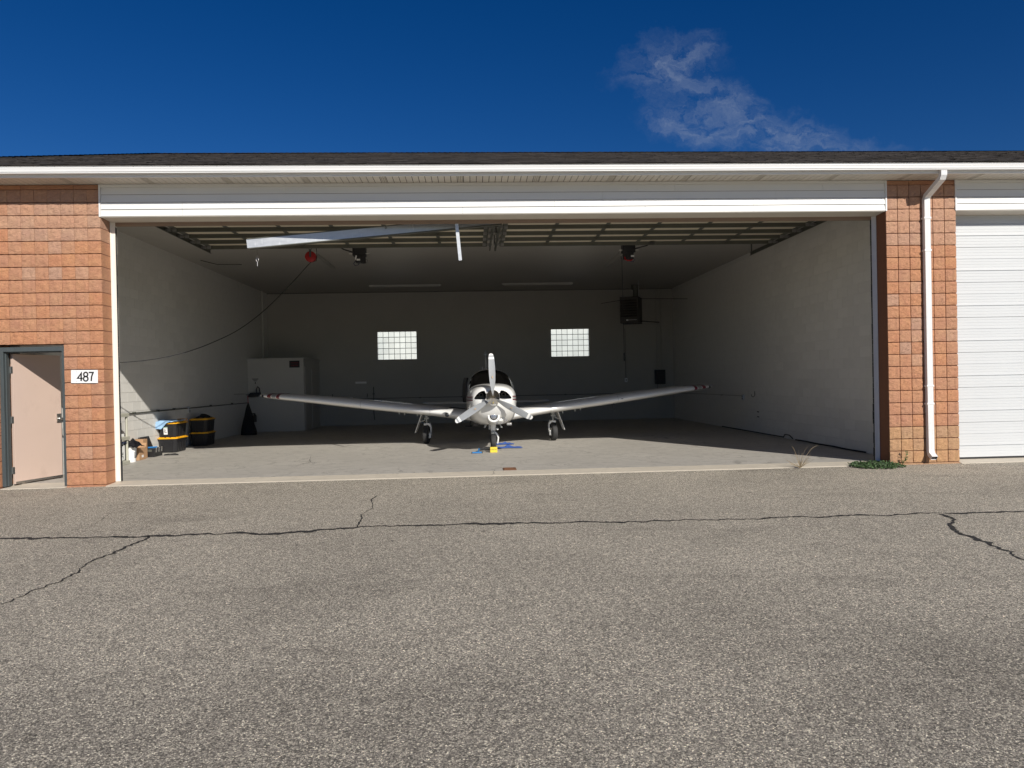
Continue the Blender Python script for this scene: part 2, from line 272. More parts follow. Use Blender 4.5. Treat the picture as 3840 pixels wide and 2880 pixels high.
A['closet'] = M('painted_closet', (0.50, 0.48, 0.44), 0.6, var=0.06, vscale=1.5)
A['rust'] = M('rusty_iron', (0.17, 0.075, 0.035), 0.85, var=0.3, vscale=30)
A['leaf'] = leaf_mat('weed_leaf', (0.046, 0.092, 0.026)); A['sprout'] = leaf_mat('sprout_leaf', (0.050, 0.085, 0.020)); A['straw'] = leaf_mat('dry_straw', (0.25, 0.19, 0.11))
A['glass_block'] = glass_block_mat()
A['lens'] = M('clear_lens', (0.55, 0.56, 0.58), 0.12, 0.9, var=0.35, vscale=70, bump=0.7, bscale=60)

# ------------------------------------------------------------------ mesh helpers
class MB:
    def __init__(s): s.v = []; s.f = []; s.m = []
    def add(s, vs, fs, mi=0):
        o = len(s.v); s.v += [tuple(x) for x in vs]
        for f in fs: s.f.append(tuple(i + o for i in f)); s.m.append(mi)
        return s
    def box(s, x0, x1, y0, y1, z0, z1, mi=0):
        return s.add([(x0, y0, z0), (x1, y0, z0), (x1, y1, z0), (x0, y1, z0), (x0, y0, z1), (x1, y0, z1), (x1, y1, z1), (x0, y1, z1)],
                     [(3, 2, 1, 0), (4, 5, 6, 7), (0, 1, 5, 4), (1, 2, 6, 5), (2, 3, 7, 6), (3, 0, 4, 7)], mi)
    def hexa(s, b, t, mi=0):          # two quads of 4 points
        return s.add(list(b) + list(t), [(3, 2, 1, 0), (4, 5, 6, 7), (0, 1, 5, 4), (1, 2, 6, 5), (2, 3, 7, 6), (3, 0, 4, 7)], mi)
    def bar(s, p, q, w, h, up=(0, 0, 1), mi=0):
        p = Vector(p); q = Vector(q); d = (q - p).normalized(); sd = d.cross(Vector(up))
        if sd.length < 1e-4: sd = d.cross(Vector((1, 0, 0)))
        sd.normalize(); u = sd.cross(d)
        a = sd * w / 2; c = u * h / 2
        return s.hexa([p - a - c, p + a - c, p + a + c, p - a + c], [q - a - c, q + a - c, q + a + c, q - a + c], mi)
    def tube(s, pts, r, n=8, mi=0, cap=True):
        pts = [Vector(p) for p in pts]; rs = r if isinstance(r, (list, tuple)) else [r] * len(pts)
        vs = []; prev = None
        for i, p in enumerate(pts):
            d = (pts[min(i + 1, len(pts) - 1)] - pts[max(i - 1, 0)]).normalized()
            if prev is None:
                ref = Vector((0, 0, 1)) if abs(d.z) < .9 else Vector((1, 0, 0)); a = d.cross(ref).normalized()
            else:
                a = (prev - d * prev.dot(d)); a = a.normalized() if a.length > 1e-5 else d.orthogonal().normalized()
            prev = a; b = d.cross(a)
            for k in range(n):
                t = 2 * PI * k / n; vs.append(p + (a * math.cos(t) + b * math.sin(t)) * rs[i])
        fs = []
        for i in range(len(pts) - 1):
            for k in range(n):
                k2 = (k + 1) % n; fs.append((i * n + k, i * n + k2, (i + 1) * n + k2, (i + 1) * n + k))
        if cap: fs.append(tuple(range(n - 1, -1, -1))); fs.append(tuple((len(pts) - 1) * n + k for k in range(n)))
        return s.add(vs, fs, mi)
    def lathe(s, prof, o, ax, n=24, mi=0, mis=None):   # prof: (distance along axis, radius)
        o = Vector(o); ax = Vector(ax).normalized(); a = ax.orthogonal().normalized(); b = ax.cross(a)
        vs = []
        for (d, r) in prof:
            for k in range(n):
                t = 2 * PI * k / n; vs.append(o + ax * d + (a * math.cos(t) + b * math.sin(t)) * max(r, 1e-4))
        off = len(s.v); s.v += [tuple(x) for x in vs]
        for i in range(len(prof) - 1):
            for k in range(n):
                k2 = (k + 1) % n; s.f.append((off + i * n + k, off + i * n + k2, off + (i + 1) * n + k2, off + (i + 1) * n + k)); s.m.append(mis[i] if mis else mi)
        return s
    def prism(s, poly, a0, a1, axis='y', mi=0):
        def P(u, v, a): return {'y': (u, a, v), 'x': (a, u, v), 'z': (u, v, a)}[axis]
        n = len(poly)
        vs = [P(u, v, a0) for u, v in poly] + [P(u, v, a1) for u, v in poly]
        fs = [tuple(range(n - 1, -1, -1)), tuple(range(n, 2 * n))] + [(i, (i + 1) % n, n + (i + 1) % n, n + i) for i in range(n)]
        return s.add(vs, fs, mi)
    def rings(s, rs, close=True, mi=0, caps=False):
        n = len(rs[0]); vs = [p for r in rs for p in r]; fs = []
        for i in range(len(rs) - 1):
            for k in range(n if close else n - 1):
                k2 = (k + 1) % n; fs.append((i * n + k, i * n + k2, (i + 1) * n + k2, (i + 1) * n + k))
        if caps: fs.append(tuple(range(n - 1, -1, -1))); fs.append(tuple((len(rs) - 1) * n + k for k in range(n)))
        return s.add(vs, fs, mi)
    def mesh(s, name, mats, smooth=False):
        me = bpy.data.meshes.new(name); me.from_pydata(s.v, [], s.f)
        for m in (mats if isinstance(mats, (list, tuple)) else [mats]): me.materials.append(m)
        me.polygons.foreach_set('material_index', s.m)
        if smooth: me.polygons.foreach_set('use_smooth', [True] * len(s.f))
        me.update(); return me
    def build(s, name, mats, parent=None, smooth=False, bevel=0.0, fix=True, loc=None):
        me = s.mesh(name, mats, smooth)
        if fix:
            import bmesh
            bm = bmesh.new(); bm.from_mesh(me); bmesh.ops.recalc_face_normals(bm, faces=bm.faces); bm.to_mesh(me); bm.free()
        if smooth: sharp(me)
        return link(name, me, parent, loc, bevel)
def sharp(me, ang=38):
    try: me.set_sharp_from_angle(angle=math.radians(ang))
    except Exception: pass
def link(name, data, parent=None, loc=None, bevel=0.0, rot=None):
    o = bpy.data.objects.new(name, data); COL.objects.link(o)
    if parent: o.parent = parent
    if loc: o.location = loc
    if rot: o.rotation_euler = rot
    if bevel:
        b = o.modifiers.new('bevel', 'BEVEL'); b.width = bevel; b.segments = 2; b.limit_method = 'ANGLE'; b.angle_limit = math.radians(40)
    return o
def tag(o, label, cat=None, group=None, kind=None):
    o['label'] = label
    if cat: o['category'] = cat
    if group: o['group'] = group
    if kind: o['kind'] = kind
    return o
def thing(name, label, cat, loc=(0, 0, 0), rotz=0.0, group=None, kind=None):
    o = bpy.data.objects.new(name, None); COL.objects.link(o); o.location = loc; o.rotation_euler = (0, 0, rotz); o.empty_display_size = 0.1
    return tag(o, label, cat, group, kind)
def part_empty(name, parent, loc=(0, 0, 0), rot=(0, 0, 0)):
    o = bpy.data.objects.new(name, None); COL.objects.link(o); o.parent = parent; o.location = loc; o.rotation_euler = rot; o.empty_display_size = 0.1
    return o
def text(name, body, size, mat, parent, loc, rot, sx=1.0, ext=0.001, offset=0.0):
    c = bpy.data.curves.new(name, 'FONT'); c.body = body; c.size = size; c.extrude = ext; c.align_x = 'CENTER'; c.align_y = 'CENTER'; c.offset = offset
    tmp = bpy.data.objects.new(name, c); COL.objects.link(tmp); bpy.context.view_layer.update()
    me = bpy.data.meshes.new_from_object(tmp.evaluated_get(bpy.context.evaluated_depsgraph_get()))
    bpy.data.objects.remove(tmp); me.name = name; me.materials.clear(); me.materials.append(mat)
    o = link(name, me, parent, loc, rot=rot); o.scale = (sx, 1, 1); return o
def strokes(name, lines, w, mat, parent, loc, d=.0012):
    """flat painted characters: polylines in the x-z plane, given the stroke width w"""
    m = MB()
    for pts in lines:
        pts = [Vector((x, 0, z)) for x, z in pts]; closed = (pts[0] - pts[-1]).length < 1e-6; n = len(pts); L = []
        for i, p in enumerate(pts):
            a = pts[i - 1] if i else (pts[-2] if closed else p); b = pts[i + 1] if i < n - 1 else (pts[1] if closed else p)
            t = (b - a).normalized(); nn = Vector((-t.z, 0, t.x)); k = 1.0
            if (p - a).length > 1e-6 and (b - p).length > 1e-6: k = min(1.8, 1 / max(.4, math.cos(((p - a).angle(b - p)) / 2)))
            L.append((p + nn * w / 2 * k, p - nn * w / 2 * k))
        vs = [q + Vector((0, dy, 0)) for pr_ in L for q in pr_ for dy in (0, d)]
        fs = []
        for i in range(n - 1):
            o = 4 * i; fs += [(o, o + 2, o + 6, o + 4), (o + 1, o + 5, o + 7, o + 3), (o, o + 4, o + 5, o + 1), (o + 2, o + 3, o + 7, o + 6)]
        fs += [(0, 1, 3, 2), (4 * n - 4, 4 * n - 2, 4 * n - 1, 4 * n - 3)]
        m.add(vs, fs)
    o = m.build(name, mat, parent); o.location = loc; return o
rnd = random.Random(11)
B = 0.2032
XL, XR = -5.82, 6.98          # hangar opening
WL, WR, WB, ZC = -7.30, 7.45, 14.75, 4.80   # room
ZA = -0.03                    # asphalt level

# ------------------------------------------------------------------ ground
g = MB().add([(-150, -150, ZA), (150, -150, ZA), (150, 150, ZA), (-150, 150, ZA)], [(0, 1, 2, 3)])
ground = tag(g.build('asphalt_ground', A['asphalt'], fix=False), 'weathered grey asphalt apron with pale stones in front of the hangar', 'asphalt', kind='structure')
def crack(pts, w, parent, z, jit=0.02, step=0.05, name='crack'):
    pts = [Vector((a, b, 0)) for a, b in pts]; line = []
    for i in range(len(pts) - 1):
        n = max(1, int((pts[i + 1] - pts[i]).length / step))
        for k in range(n): line.append(pts[i].lerp(pts[i + 1], k / n))
    line.append(pts[-1]); vs = []; wob = 0; lf = .6
    for i, p in enumerate(line):
        d = (line[min(i + 1, len(line) - 1)] - line[max(i - 1, 0)]).normalized(); nn = Vector((-d.y, d.x, 0))
        wob = wob * 0.8 + rnd.uniform(-jit, jit) * 0.5
        lf = max(.0, min(1.0, lf + rnd.uniform(-.28, .28))); ww = w * (.32 + .68 * lf) * rnd.uniform(.55, 1.0); c = p + nn * wob
        vs += [(c.x + nn.x * ww, c.y + nn.y * ww, z), (c.x - nn.x * ww * rnd.uniform(.6, 1), c.y - nn.y * ww, z)]
    MB().add(vs, [(2 * i, 2 * i + 2, 2 * i + 3, 2 * i + 1) for i in range(len(line) - 1)]).build(name, A['crack'], parent, fix=True)
CZ = ZA + 0.004
crack([(-9.0, -3.95), (-4.97, -3.99), (-4.53, -4.04), (-3.4, -4.08), (-2.05, -4.10), (-1.27, -3.95), (-.24, -3.96), (.78, -4.0), (1.78, -4.09), (3.53, -4.14), (4.71, -4.17), (5.12, -4.19)], .062, ground, CZ, .06, .035)
crack([(5.15, -4.16), (5.45, -4.17), (6.0, -4.24), (9.5, -4.3)], .034, ground, CZ, .05, .035)
crack([(5.1, -4.22), (5.02, -4.5), (4.72, -4.83), (4.65, -5.14), (4.62, -5.54), (4.50, -6.14), (4.3, -7.0)], .040, ground, CZ, .05, .035)
crack([(-1.27, -3.95), (-1.30, -3.5), (-1.33, -3.18), (-1.28, -2.8), (-1.31, -2.54), (-1.38, -2.1), (-1.35, -1.78)], .016, ground, CZ)
crack([(-3.4, -4.08), (-3.42, -4.93), (-3.38, -5.87), (-3.43, -6.45), (-3.5, -7.4)], .026, ground, CZ, .05, .035)
crack([(-4.5, -4.0), (-4.35, -3.3), (-4.5, -2.6), (-4.2, -1.7)], .008, ground, CZ)

slab = MB().box(WL - .3, WR + .3, 0.405, WB + .2, -0.2, 0.0)
floor = tag(slab.build('concrete_floor', A['floor']), 'pale stained concrete hangar floor', 'floor', kind='structure')
th = MB().prism([(0.40, -.2), (0.40, 0.0), (-0.02, -0.018), (-0.05, -0.03), (-0.05, -.2)], XL - .0, XR, axis='x')
th.build('threshold', A['sill'], floor)
th = MB().prism([(0.40, -.2), (0.40, 0.0), (-0.06, -0.022), (-0.10, -.2)], -7.415, -6.435, axis='x'); th.build('threshold', A['sill'], floor)
th = MB().prism([(0.40, -.2), (0.40, 0.004), (-0.06, -0.022), (-0.10, -.2)], XR + 6 * B, XR + 6 * B + 12.8, axis='x'); th.build('threshold', A['sill'], floor)
crack([(.36, .95), (.50, .88), (.40, .72), (.30, .62), (.36, .5), (.33, .38)], .006, floor, .003, .01, .03)
crack([(.32, .36), (.34, .1), (.29, -.05)], .006, floor, .0, .01, .04)
crack([(-.1, 1.9), (.2, 1.9), (.45, 1.75), (.62, 1.5), (.8, 1.7), (1.1, 2.0)], .006, floor, .003, .02, .04)
crack([(2.9, 1.6), (3.3, 1.0), (3.5, .6), (3.65, .42)], .006, floor, .003, .02, .04)
crack([(-.9, 1.9), (-.6, 1.5), (-.2, 1.45), (0.1, 1.6)], .006, floor, .003, .03, .04)
crack([(-3.4, 3.6), (-3.2, 2.6), (-3.3, 1.9)], .006, floor, .003, .03, .04)
dg = part_empty('drain_grate', floor)
m = MB()
for x0, x1, y0, y1 in ((.50, .72, .43, .46), (.50, .72, .71, .74), (.50, .53, .46, .71), (.69, .72, .46, .71)): m.box(x0, x1, y0, y1, .001, .012)
m.build('rim', A['rust'], dg)
MB().box(.531, .689, .461, .709, .001, .003).build('pit', A['dark_slot'], dg)
for k in range(4): MB().box(.531, .689, .495 + k * .055, .515 + k * .055, .004, .011).build('bar', A['rust'], dg)

# ------------------------------------------------------------------ hangar building
H = thing('hangar_building', 'long block hangar with open white doorway and brown shingle roof', 'hangar')
# split-face blocks
def block_mesh(name, w, h, depth, n, seed, mat):
    r = random.Random(seed); vs = []; fs = []
    for j in range(n + 1):
        for i in range(n + 1):
            if j in (0, n): y = -r.uniform(.002, .009)
            elif i in (0, n): y = -r.uniform(.003, .010)
            else: y = -r.uniform(.004, .0175)
            jx = r.uniform(-.007, .007) if i not in (0, n) else 0; jz = r.uniform(-.007, .007) if j not in (0, n) else (r.uniform(-.0025, .0025))
            vs.append((-w / 2 + w * i / n + jx, y, -h / 2 + h * j / n + jz))
    for j in range(n):
        for i in range(n):
            a = j * (n + 1) + i; fs.append((a, a + 1, a + n + 2, a + n + 1))
    k = len(vs); vs += [(-w / 2, depth, -h / 2), (w / 2, depth, -h / 2), (w / 2, depth, h / 2), (-w / 2, depth, h / 2)]
    c = [0, n, (n + 1) * (n + 1) - 1, n * (n + 1)]
    bt = [i for i in range(n + 1)]; fs.append(tuple(reversed(bt)) + (k, k + 1))
    tp = [n * (n + 1) + i for i in range(n + 1)]; fs.append(tuple(tp) + (k + 2, k + 3))
    lf = [j * (n + 1) for j in range(n + 1)]; fs.append(tuple(lf) + (k + 3, k))
    rt = [j * (n + 1) + n for j in range(n + 1)]; fs.append(tuple(reversed(rt)) + (k + 1, k + 2))
    me = bpy.data.meshes.new(name); me.from_pydata(vs, [], fs); me.materials.append(mat)
    import bmesh
    bm = bmesh.new(); bm.from_mesh(me); bmesh.ops.recalc_face_normals(bm, faces=bm.faces); bm.to_mesh(me); bm.free()
    pass
    return me
JV_L, JV_R, JH = 0.005, 0.012, 0.014
BM = {}
for key in ('red_block', 'tan_block', 'pale_block'):
    BM[key] = {'L': [block_mesh('split_face_block', B - JV_L, B - JH, .06, 5, i, A[key]) for i in range(9)],
               'R': [block_mesh('split_face_block', B - JV_R, B - JH, .06, 5, 20 + i, A[key]) for i in range(9)],
               'CL': [block_mesh('split_face_block', B - JV_L, B - JH, .325, 5, 40 + i, A[key]) for i in range(3)],
               'CR': [block_mesh('split_face_block', B - JV_R, B - JH, .325, 5, 60 + i, A[key]) for i in range(3)]}
def put_block(parent, x, z, key, kind): link('split_face_block', rnd.choice(BM[key][kind]), parent, (x, 0, z))
ROWS = 23
left_wall = MB()
# backing of the left wall with the doorway left open (X -7.43..-6.42, below z 2.235)
ZT = 4.745; DX0, DX1 = XL - 8 * B, XL - 3 * B
left_wall.box(DX1 + .004, XL - .004, .014, .325, -.2, ZT); left_wall.box(-11.1, DX0 - .004, .014, .325, -.2, ZT); left_wall.box(DX0 - .004, DX1 + .004, .014, .325, 11 * B + .006, ZT)
left_wall.box(-11.1, -10.8, .33, WB, -.2, ZT)
lw = left_wall.build('block_wall', A['mortar'], H); tag(lw, 'orange split-face block wall around the pink door')
far = MB()
for r in range(ROWS):
    z = (r + .5) * B
    for c in range(26):
        x = XL - (c + .5) * B
        if 3 <= c < 8 and r < 11: continue
        key = 'red_block' if r < 19 else 'pale_block'
        if rnd.random() < .05: key = 'pale_block' if key == 'red_block' else 'red_block'
        if c < 10: put_block(lw, x, z, key, 'CL' if c == 0 or (c in (2, 8) and r < 11) else 'L')
        else: far.box(x - B / 2 + .003, x + B / 2 - .003, 0.0, .06, z - B / 2 + .004, z + B / 2 - .004)
fo = far.build('split_face_block', A['red_block'], lw); fo['kind'] = 'stuff'
# filler course above the last full course
for c in range(5): MB().box(XL - (c + 1) * 2 * B + .002, XL - c * 2 * B - .002, .0, .06, ROWS * B + .004, 4.744).build('cap_block', A['red_block'], lw)
pier = MB().box(XR + .004, XR + 6 * B - .004, .014, .325, -.2, ZT).build('block_pier', A['mortar'], H); tag(pier, 'block pier carrying the downspout between two doorways')
for r in range(ROWS):
    for c in range(6):
        key = 'tan_block' if r < 3 else ('red_block' if r < 18 else 'pale_block')
        if r >= 3 and rnd.random() < .08: key = 'pale_block'
        put_block(pier, XR + (c + .5) * B, (r + .5) * B, key, 'CR' if c in (0, 5) else 'R')
for c in range(3): MB().box(XR + c * 2 * B + .003, XR + (c + 1) * 2 * B - .003, .0, .06, ROWS * B + .004, 4.744).build('cap_block', A['red_block'], pier)
MB().box(XR - .0, XR + 6 * B, -.012, .3, -.06, -.004).build('footing', A['tan_block'], pier)
MB().box(XL - 3 * B, XL, -.012, .3, -.06, -.004).build('footing', A['red_block'], lw)

# interior block walls
pb = MB().box(-.2032 + .0025, .2032 - .0025, 0, .05, -B / 2 + .0045, B / 2 - .0045)
pbm = pb.mesh('painted_block', A['cmu'])
def side_wall(x, sgn, y0_obj, name, label):
    core = MB(); inner = x
    if sgn > 0: core.box(x - .2, x - .006, .33, WB, -.2, ZC + .1)
    else: core.box(x + .006, x + .2, .33, WB, -.2, ZC + .1)
    w = core.build(name, A['cmu'], H); tag(w, label)
    count = 0; rest = MB(); n = 0
    cand = []
    for r in range(24):
        z = (r + .5) * B
        if z > ZC - .05: continue
        for c in range(36):
            y = .34 + (c + .5 + (.5 if r % 2 else 0)) * .4064
            if y + .2 > WB: continue
            cand.append((y, z))
    cand.sort(key=lambda t: (t[0] < y0_obj, t[0]))
    for i, (y, z) in enumerate(cand):
        if i < 299:
            o = link('painted_block', pbm, w, (x, y, z), rot=(0, 0, PI / 2 if sgn > 0 else -PI / 2))
        else:
            if sgn > 0: rest.box(x - .05, x, y - .2007, y + .2007, z - B / 2 + .0045, z + B / 2 - .0045)
            else: rest.box(x, x + .05, y - .2007, y + .2007, z - B / 2 + .0045, z + B / 2 - .0045)
    ro = rest.build('painted_block', A['cmu'], w); ro['kind'] = 'stuff'
    return w
lin = side_wall(WL, 1, 2.6, 'side_wall', 'white painted block wall on the left inside the hangar')
rin = side_wall(WR, -1, .3, 'side_wall', 'white painted block wall on the right inside the hangar')
# back wall with two glass block windows
wins = [(-3.40, -1.99, 2.35, 3.365), (2.915, 4.315, 2.345, 3.36)]
bw = MB(); xs = [WL - .2] + [v for w in wins for v in w[:2]] + [WR + .2]
for i in range(0, 6, 2): bw.box(xs[i], xs[i + 1], WB, WB + .2, -.2, ZC + .1)
for (x0, x1, z0, z1) in wins:
    bw.box(x0, x1, WB, WB + .2, -.2, z0); bw.box(x0, x1, WB, WB + .2, z1, ZC + .1)
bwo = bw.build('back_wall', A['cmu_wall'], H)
gb = MB().box(-.093, .093, 0, .08, -.093, .093).mesh('glass_block', A['glass_block'])
for (x0, x1, z0, z1) in wins:
    gw = MB(); nx, nz_ = 7, 5; px = (x1 - x0) / nx; pz = (z1 - z0) / nz_
    for i in range(nx + 1): gw.box(x0 + i * px - .006, x0 + i * px + .006, WB + .01, WB + .085, z0, z1)
    for j in range(nz_ + 1): gw.box(x0, x1, WB + .012, WB + .083, z0 + j * pz - .006, z0 + j * pz + .006)
    wo_ = gw.build('glass_block_window', A['frame_grey'], H)
    for i in range(nx):
        for j in range(nz_): link('glass_block', gb, wo_, (x0 + (i + .5) * px, WB + .008, z0 + (j + .5) * pz))
MB().box(WL - .2, WR + .2, .34, WB, ZC, ZC + .1).build('ceiling', A['ceiling'], H)
MB().box(WL, WR, WB - .02, WB - .002, ZC - .018, ZC - .002).build('ceiling_trim', A['dark_slot'], H)
# inside face of the front wall beside the opening
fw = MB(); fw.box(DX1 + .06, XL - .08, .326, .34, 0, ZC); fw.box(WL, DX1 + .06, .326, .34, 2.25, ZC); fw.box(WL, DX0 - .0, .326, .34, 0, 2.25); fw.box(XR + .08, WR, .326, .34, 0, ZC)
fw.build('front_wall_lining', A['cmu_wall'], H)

# header with four lapped siding courses, over both doorways
def header(x0, x1, seams):
    hd = part_empty('door_header', H)
    MB().box(x0, x1, .02, .345, 4.25, ZT + .05).build('core', A['wood'], hd)
    zs = [4.243, 4.353, 4.463, 4.585, 4.700]
    for k in range(4):
        cuts = [x0 + .012] + sorted(seams[k]) + [x1 - .012]
        for i in range(len(cuts) - 1):
            a, b = cuts[i] + .0015, cuts[i + 1] - .0015; z0, z1 = zs[k], zs[k + 1]
            MB().prism([(-.019, z0), (-.002, z1 - .001), (.018, z1 - .001), (.018, z0 + .01), (-.006, z0 + .003)], a, b, axis='x').build('siding_panel', A['vinyl'], hd)
    MB().box(x0, x1, -.012, .018, 4.701, 4.748).build('top_trim', A['vinyl'], hd)
    m = MB(); m.box(x0 - .016, x0 + .010, -.024, .03, 4.235, 4.748); m.box(x1 - .010, x1 + .016, -.024, .03, 4.235, 4.748); m.build('end_trim', A['white_metal'], hd)
    MB().prism([(-.010, 4.232), (-.010, 4.2415), (.31, 4.2255), (.31, 4.214)], x0 + .011, x1 - .011, axis='x').build('underside_panel', A['soffit'], hd)
    m = MB(); m.box(x0, x1, .312, .345, 4.155, 4.232); m.build('lintel_board', A['wood'], hd)
    MB().box(x0, x1, .346, .42, 4.17, 4.60).build('lintel_steel', A['frame_grey'], hd)
header(XL, XR, [[-4.55, -.1, 2.9, 4.72], [-4.55, 1.4, 4.72], [-3.9, 2.2, 5.1], [-2.95, 3.4, 5.9]])
header(XR + 6 * B, XR + 6 * B + 12.8, [[11.5, 14.0], [12.3], [10.9, 16], [9.6]])
# jamb trims
jt = MB(); jt.box(XL + .001, XL + .075, .30, .36, 0.004, 4.214); jt.box(XL + .001, XL + .016, .285, .299, .004, 4.214); jt.build('jamb_trim', M('jamb_white', (0.80, 0.76, 0.68), .5, var=.06, vscale=3), H)
sm = MB(); z = 0.01
while z < 4.1:
    h = rnd.uniform(.06, .2); w = rnd.uniform(.004, .014) if z < 1.4 else rnd.uniform(.003, .006); sm.box(XL + .0755, XL + .0755 + w, .31, .345, z, z + h); z += h + .002
sm.build('rubber_seal', A['rubber'], H)
jt = MB(); jt.box(XR - .075, XR - .001, .30, .36, 0.004, 4.214); jt.box(XR - .016, XR - .001, .285, .299, .004, 4.214); jt.build('jamb_trim', A['white_metal'], H)
sm = MB(); z = 0.01
while z < 4.1:
    h = rnd.uniform(.06, .2); w = rnd.uniform(.004, .014) if z < .9 else rnd.uniform(.003, .006); sm.box(XR - .0755 - w, XR - .0755, .31, .345, z, z + h); z += h + .002
sm.build('rubber_seal', A['rubber'], H)

# eaves: soffit, fascia, gutter, downspout, roof
X0R, X1R = -11.55, 22.5
nsof = int((X1R - X0R) / .3048)
sof = part_empty('soffit', H)
ms = []
for vent in (0, 1):
    m = MB()
    for k in range(3):
        a = .0008 + k * .1016
        m.hexa([(a + .0, -.43, .0), (a + .0916, -.43, .0), (a + .0916, 0, .0), (a, 0, .0)], [(a, -.43, .012), (a + .0916, -.43, .012), (a + .0916, 0, .012), (a, 0, .012)])
        m.hexa([(a + .0916, -.43, .006), (a + .1008, -.43, .006), (a + .1008, 0, .006), (a + .0916, 0, .006)], [(a + .0916, -.43, .012), (a + .1008, -.43, .012), (a + .1008, 0, .012), (a + .0916, 0, .012)], 1)
        if vent and k == 1:
            for q in range(26):
                yy = -.40 + q * .0145
                for xx in (.02, .05, .08): m.box(a + xx - .008, a + xx + .008, yy, yy + .005, -.0015, -.0002, 2)
    ms.append(m.mesh('soffit_panel', [A['soffit'], A['groove'], A['vent_slot']]))
for i in range(nsof): link('soffit_panel', ms[1 if i % 4 == 1 else 0], sof, (X0R + i * .3048, -.002, 4.751))
MB().box(X0R, X1R, -.455, -.433, 4.735, 4.90).build('fascia', A['white_metal'], H)
gp = [(-.456, 4.895), (-.456, 4.782), (-.530, 4.775), (-.541, 4.777), (-.541, 4.789), (-.536, 4.793), (-.550, 4.797), (-.553, 4.83), (-.559, 4.850), (-.559, 4.862), (-.551, 4.866), (-.551, 4.872), (-.566, 4.876), (-.566, 4.902), (-.552, 4.905), (-.548, 4.895), (-.535, 4.88), (-.53, 4.81), (-.47, 4.80), (-.47, 4.895)]
gutter = MB().prism(gp, X0R, X1R, axis='x').build('gutter', A['white_metal'], H)
gh = MB().lathe([(0, .008), (.006, .008), (.007, 0)], (0, 0, 0), (0, -1, 0), 8).mesh('gutter_screw', A['steel'])
xk = -7.2
while xk < 9.5: link('gutter_screw', gh, gutter, (xk, -.5505, 4.869)); xk += .61 + rnd.uniform(-.12, .12)
dsx = 7.655
ds = part_empty('downspout', H)
def rect_pipe(path, w, d):
    m = MB(); rs = []
    for i, p in enumerate(path):
        p = Vector(p); t = (Vector(path[min(i + 1, len(path) - 1)]) - Vector(path[max(i - 1, 0)])).normalized()
        nrm = Vector((1, 0, 0)); b = t.cross(nrm).normalized(); prof = []
        pts = []
        nr = 9
        for k in range(nr): pts.append((-w / 2 + w * k / (nr - 1), d / 2 - (.0035 if k % 2 else 0)))
        for k in range(nr): pts.append((w / 2 - w * k / (nr - 1), -d / 2 + (.0035 if k % 2 else 0)))
        rs.append([p + nrm * a + b * c for a, c in pts])
    m.rings(rs, mi=0); n = len(rs[0])
    m.add([rs[-1][k] - (Vector(path[-1]) - Vector(path[-2])).normalized() * .012 for k in range(n)], [tuple(range(n))], 1)
    return m
rect_pipe([(dsx, -.495, 4.785), (dsx, -.495, 4.70), (dsx, -.470, 4.655), (dsx, -.075, 4.465), (dsx, -.048, 4.42), (dsx, -.048, 3.2), (dsx, -.048, 1.3), (dsx + .006, -.048, .20), (dsx + .006, -.062, .15), (dsx + .006, -.150, .085)], .098, .072).build('pipe', [A['white_metal'], A['dark_slot']], ds)
for zz in (4.10, 3.56, 1.29, .99):
    MB().box(dsx - .062, dsx + .062, -.089, -.0, zz - .016, zz + .016).build('strap', A['white_metal'], ds, bevel=.004)

roof = part_empty('roof', H)
ridge = [(-7.9, 7.3, 7.5), (22.5, 7.3, 7.5)]
MB().hexa([(X0R, -.575, 4.88), (X1R, -.575, 4.88), (22.5, 7.3, 7.46), (-7.9, 7.3, 7.46)], [(X0R, -.575, 4.895), (X1R, -.575, 4.895), (22.5, 7.3, 7.49), (-7.9, 7.3, 7.49)]).build('front_deck', A['shingle'], roof)
MB().add([(X0R, -.575, 4.893), (-7.9, 7.3, 7.488), (X0R, 15.2, 4.893)], [(0, 1, 2)]).build('hip_deck', A['shingle'], roof)
MB().add([(X0R, 15.2, 4.893), (-7.9, 7.3, 7.488), (22.5, 7.3, 7.488), (22.5, 15.2, 4.893)], [(0, 1, 2, 3)]).build('rear_deck', A['shingle'], roof)
sh = MB(); nrow = 56; r2 = random.Random(5)
for k in range(nrow):
    t0 = k / nrow; t1 = (k + 1.25) / nrow
    xl = X0R + (-7.9 - X0R) * t0; x = xl + r2.uniform(0, .2)
    y0 = -.585 + 7.885 * t0; z0 = 4.892 + 2.605 * t0; y1 = -.585 + 7.885 * min(t1, 1); z1 = 4.892 + 2.605 * min(t1, 1)
    while x < 20:
        w = r2.uniform(.12, .34); th_ = r2.choice((.008, .010, .015)); j = r2.uniform(0, .006 if k == 0 else .02)
        sh.add([(x, y0 - j, z0 + th_ - j * .33), (x + w, y0 - j, z0 + th_ - j * .33), (x + w, y1, z1 + .006), (x, y1, z1 + .006), (x, y0 - j, z0 - j * .33), (x + w, y0 - j, z0 - j * .33)], [(0, 1, 2, 3), (4, 5, 1, 0)])
        x += w + .003
so_ = sh.build('shingle', A['shingle'], roof, fix=False); so_['kind'] = 'stuff'
m = MB(); x = -7.9
while x < 20: m.hexa([(x, 7.15, 7.455), (x + .3, 7.15, 7.455), (x + .3, 7.45, 7.455), (x, 7.45, 7.455)], [(x, 7.15, 7.475), (x + .3, 7.15, 7.465), (x + .3, 7.45, 7.465), (x, 7.45, 7.475)]); m.add([(x, 7.13, 7.47), (x + .3, 7.13, 7.46), (x + .3, 7.3, 7.515), (x, 7.3, 7.53)], [(0, 1, 2, 3)]); x += .14
hp0 = Vector((X0R, -.575, 4.90)); hp1 = Vector((-7.9, 7.3, 7.5)); nh = 70
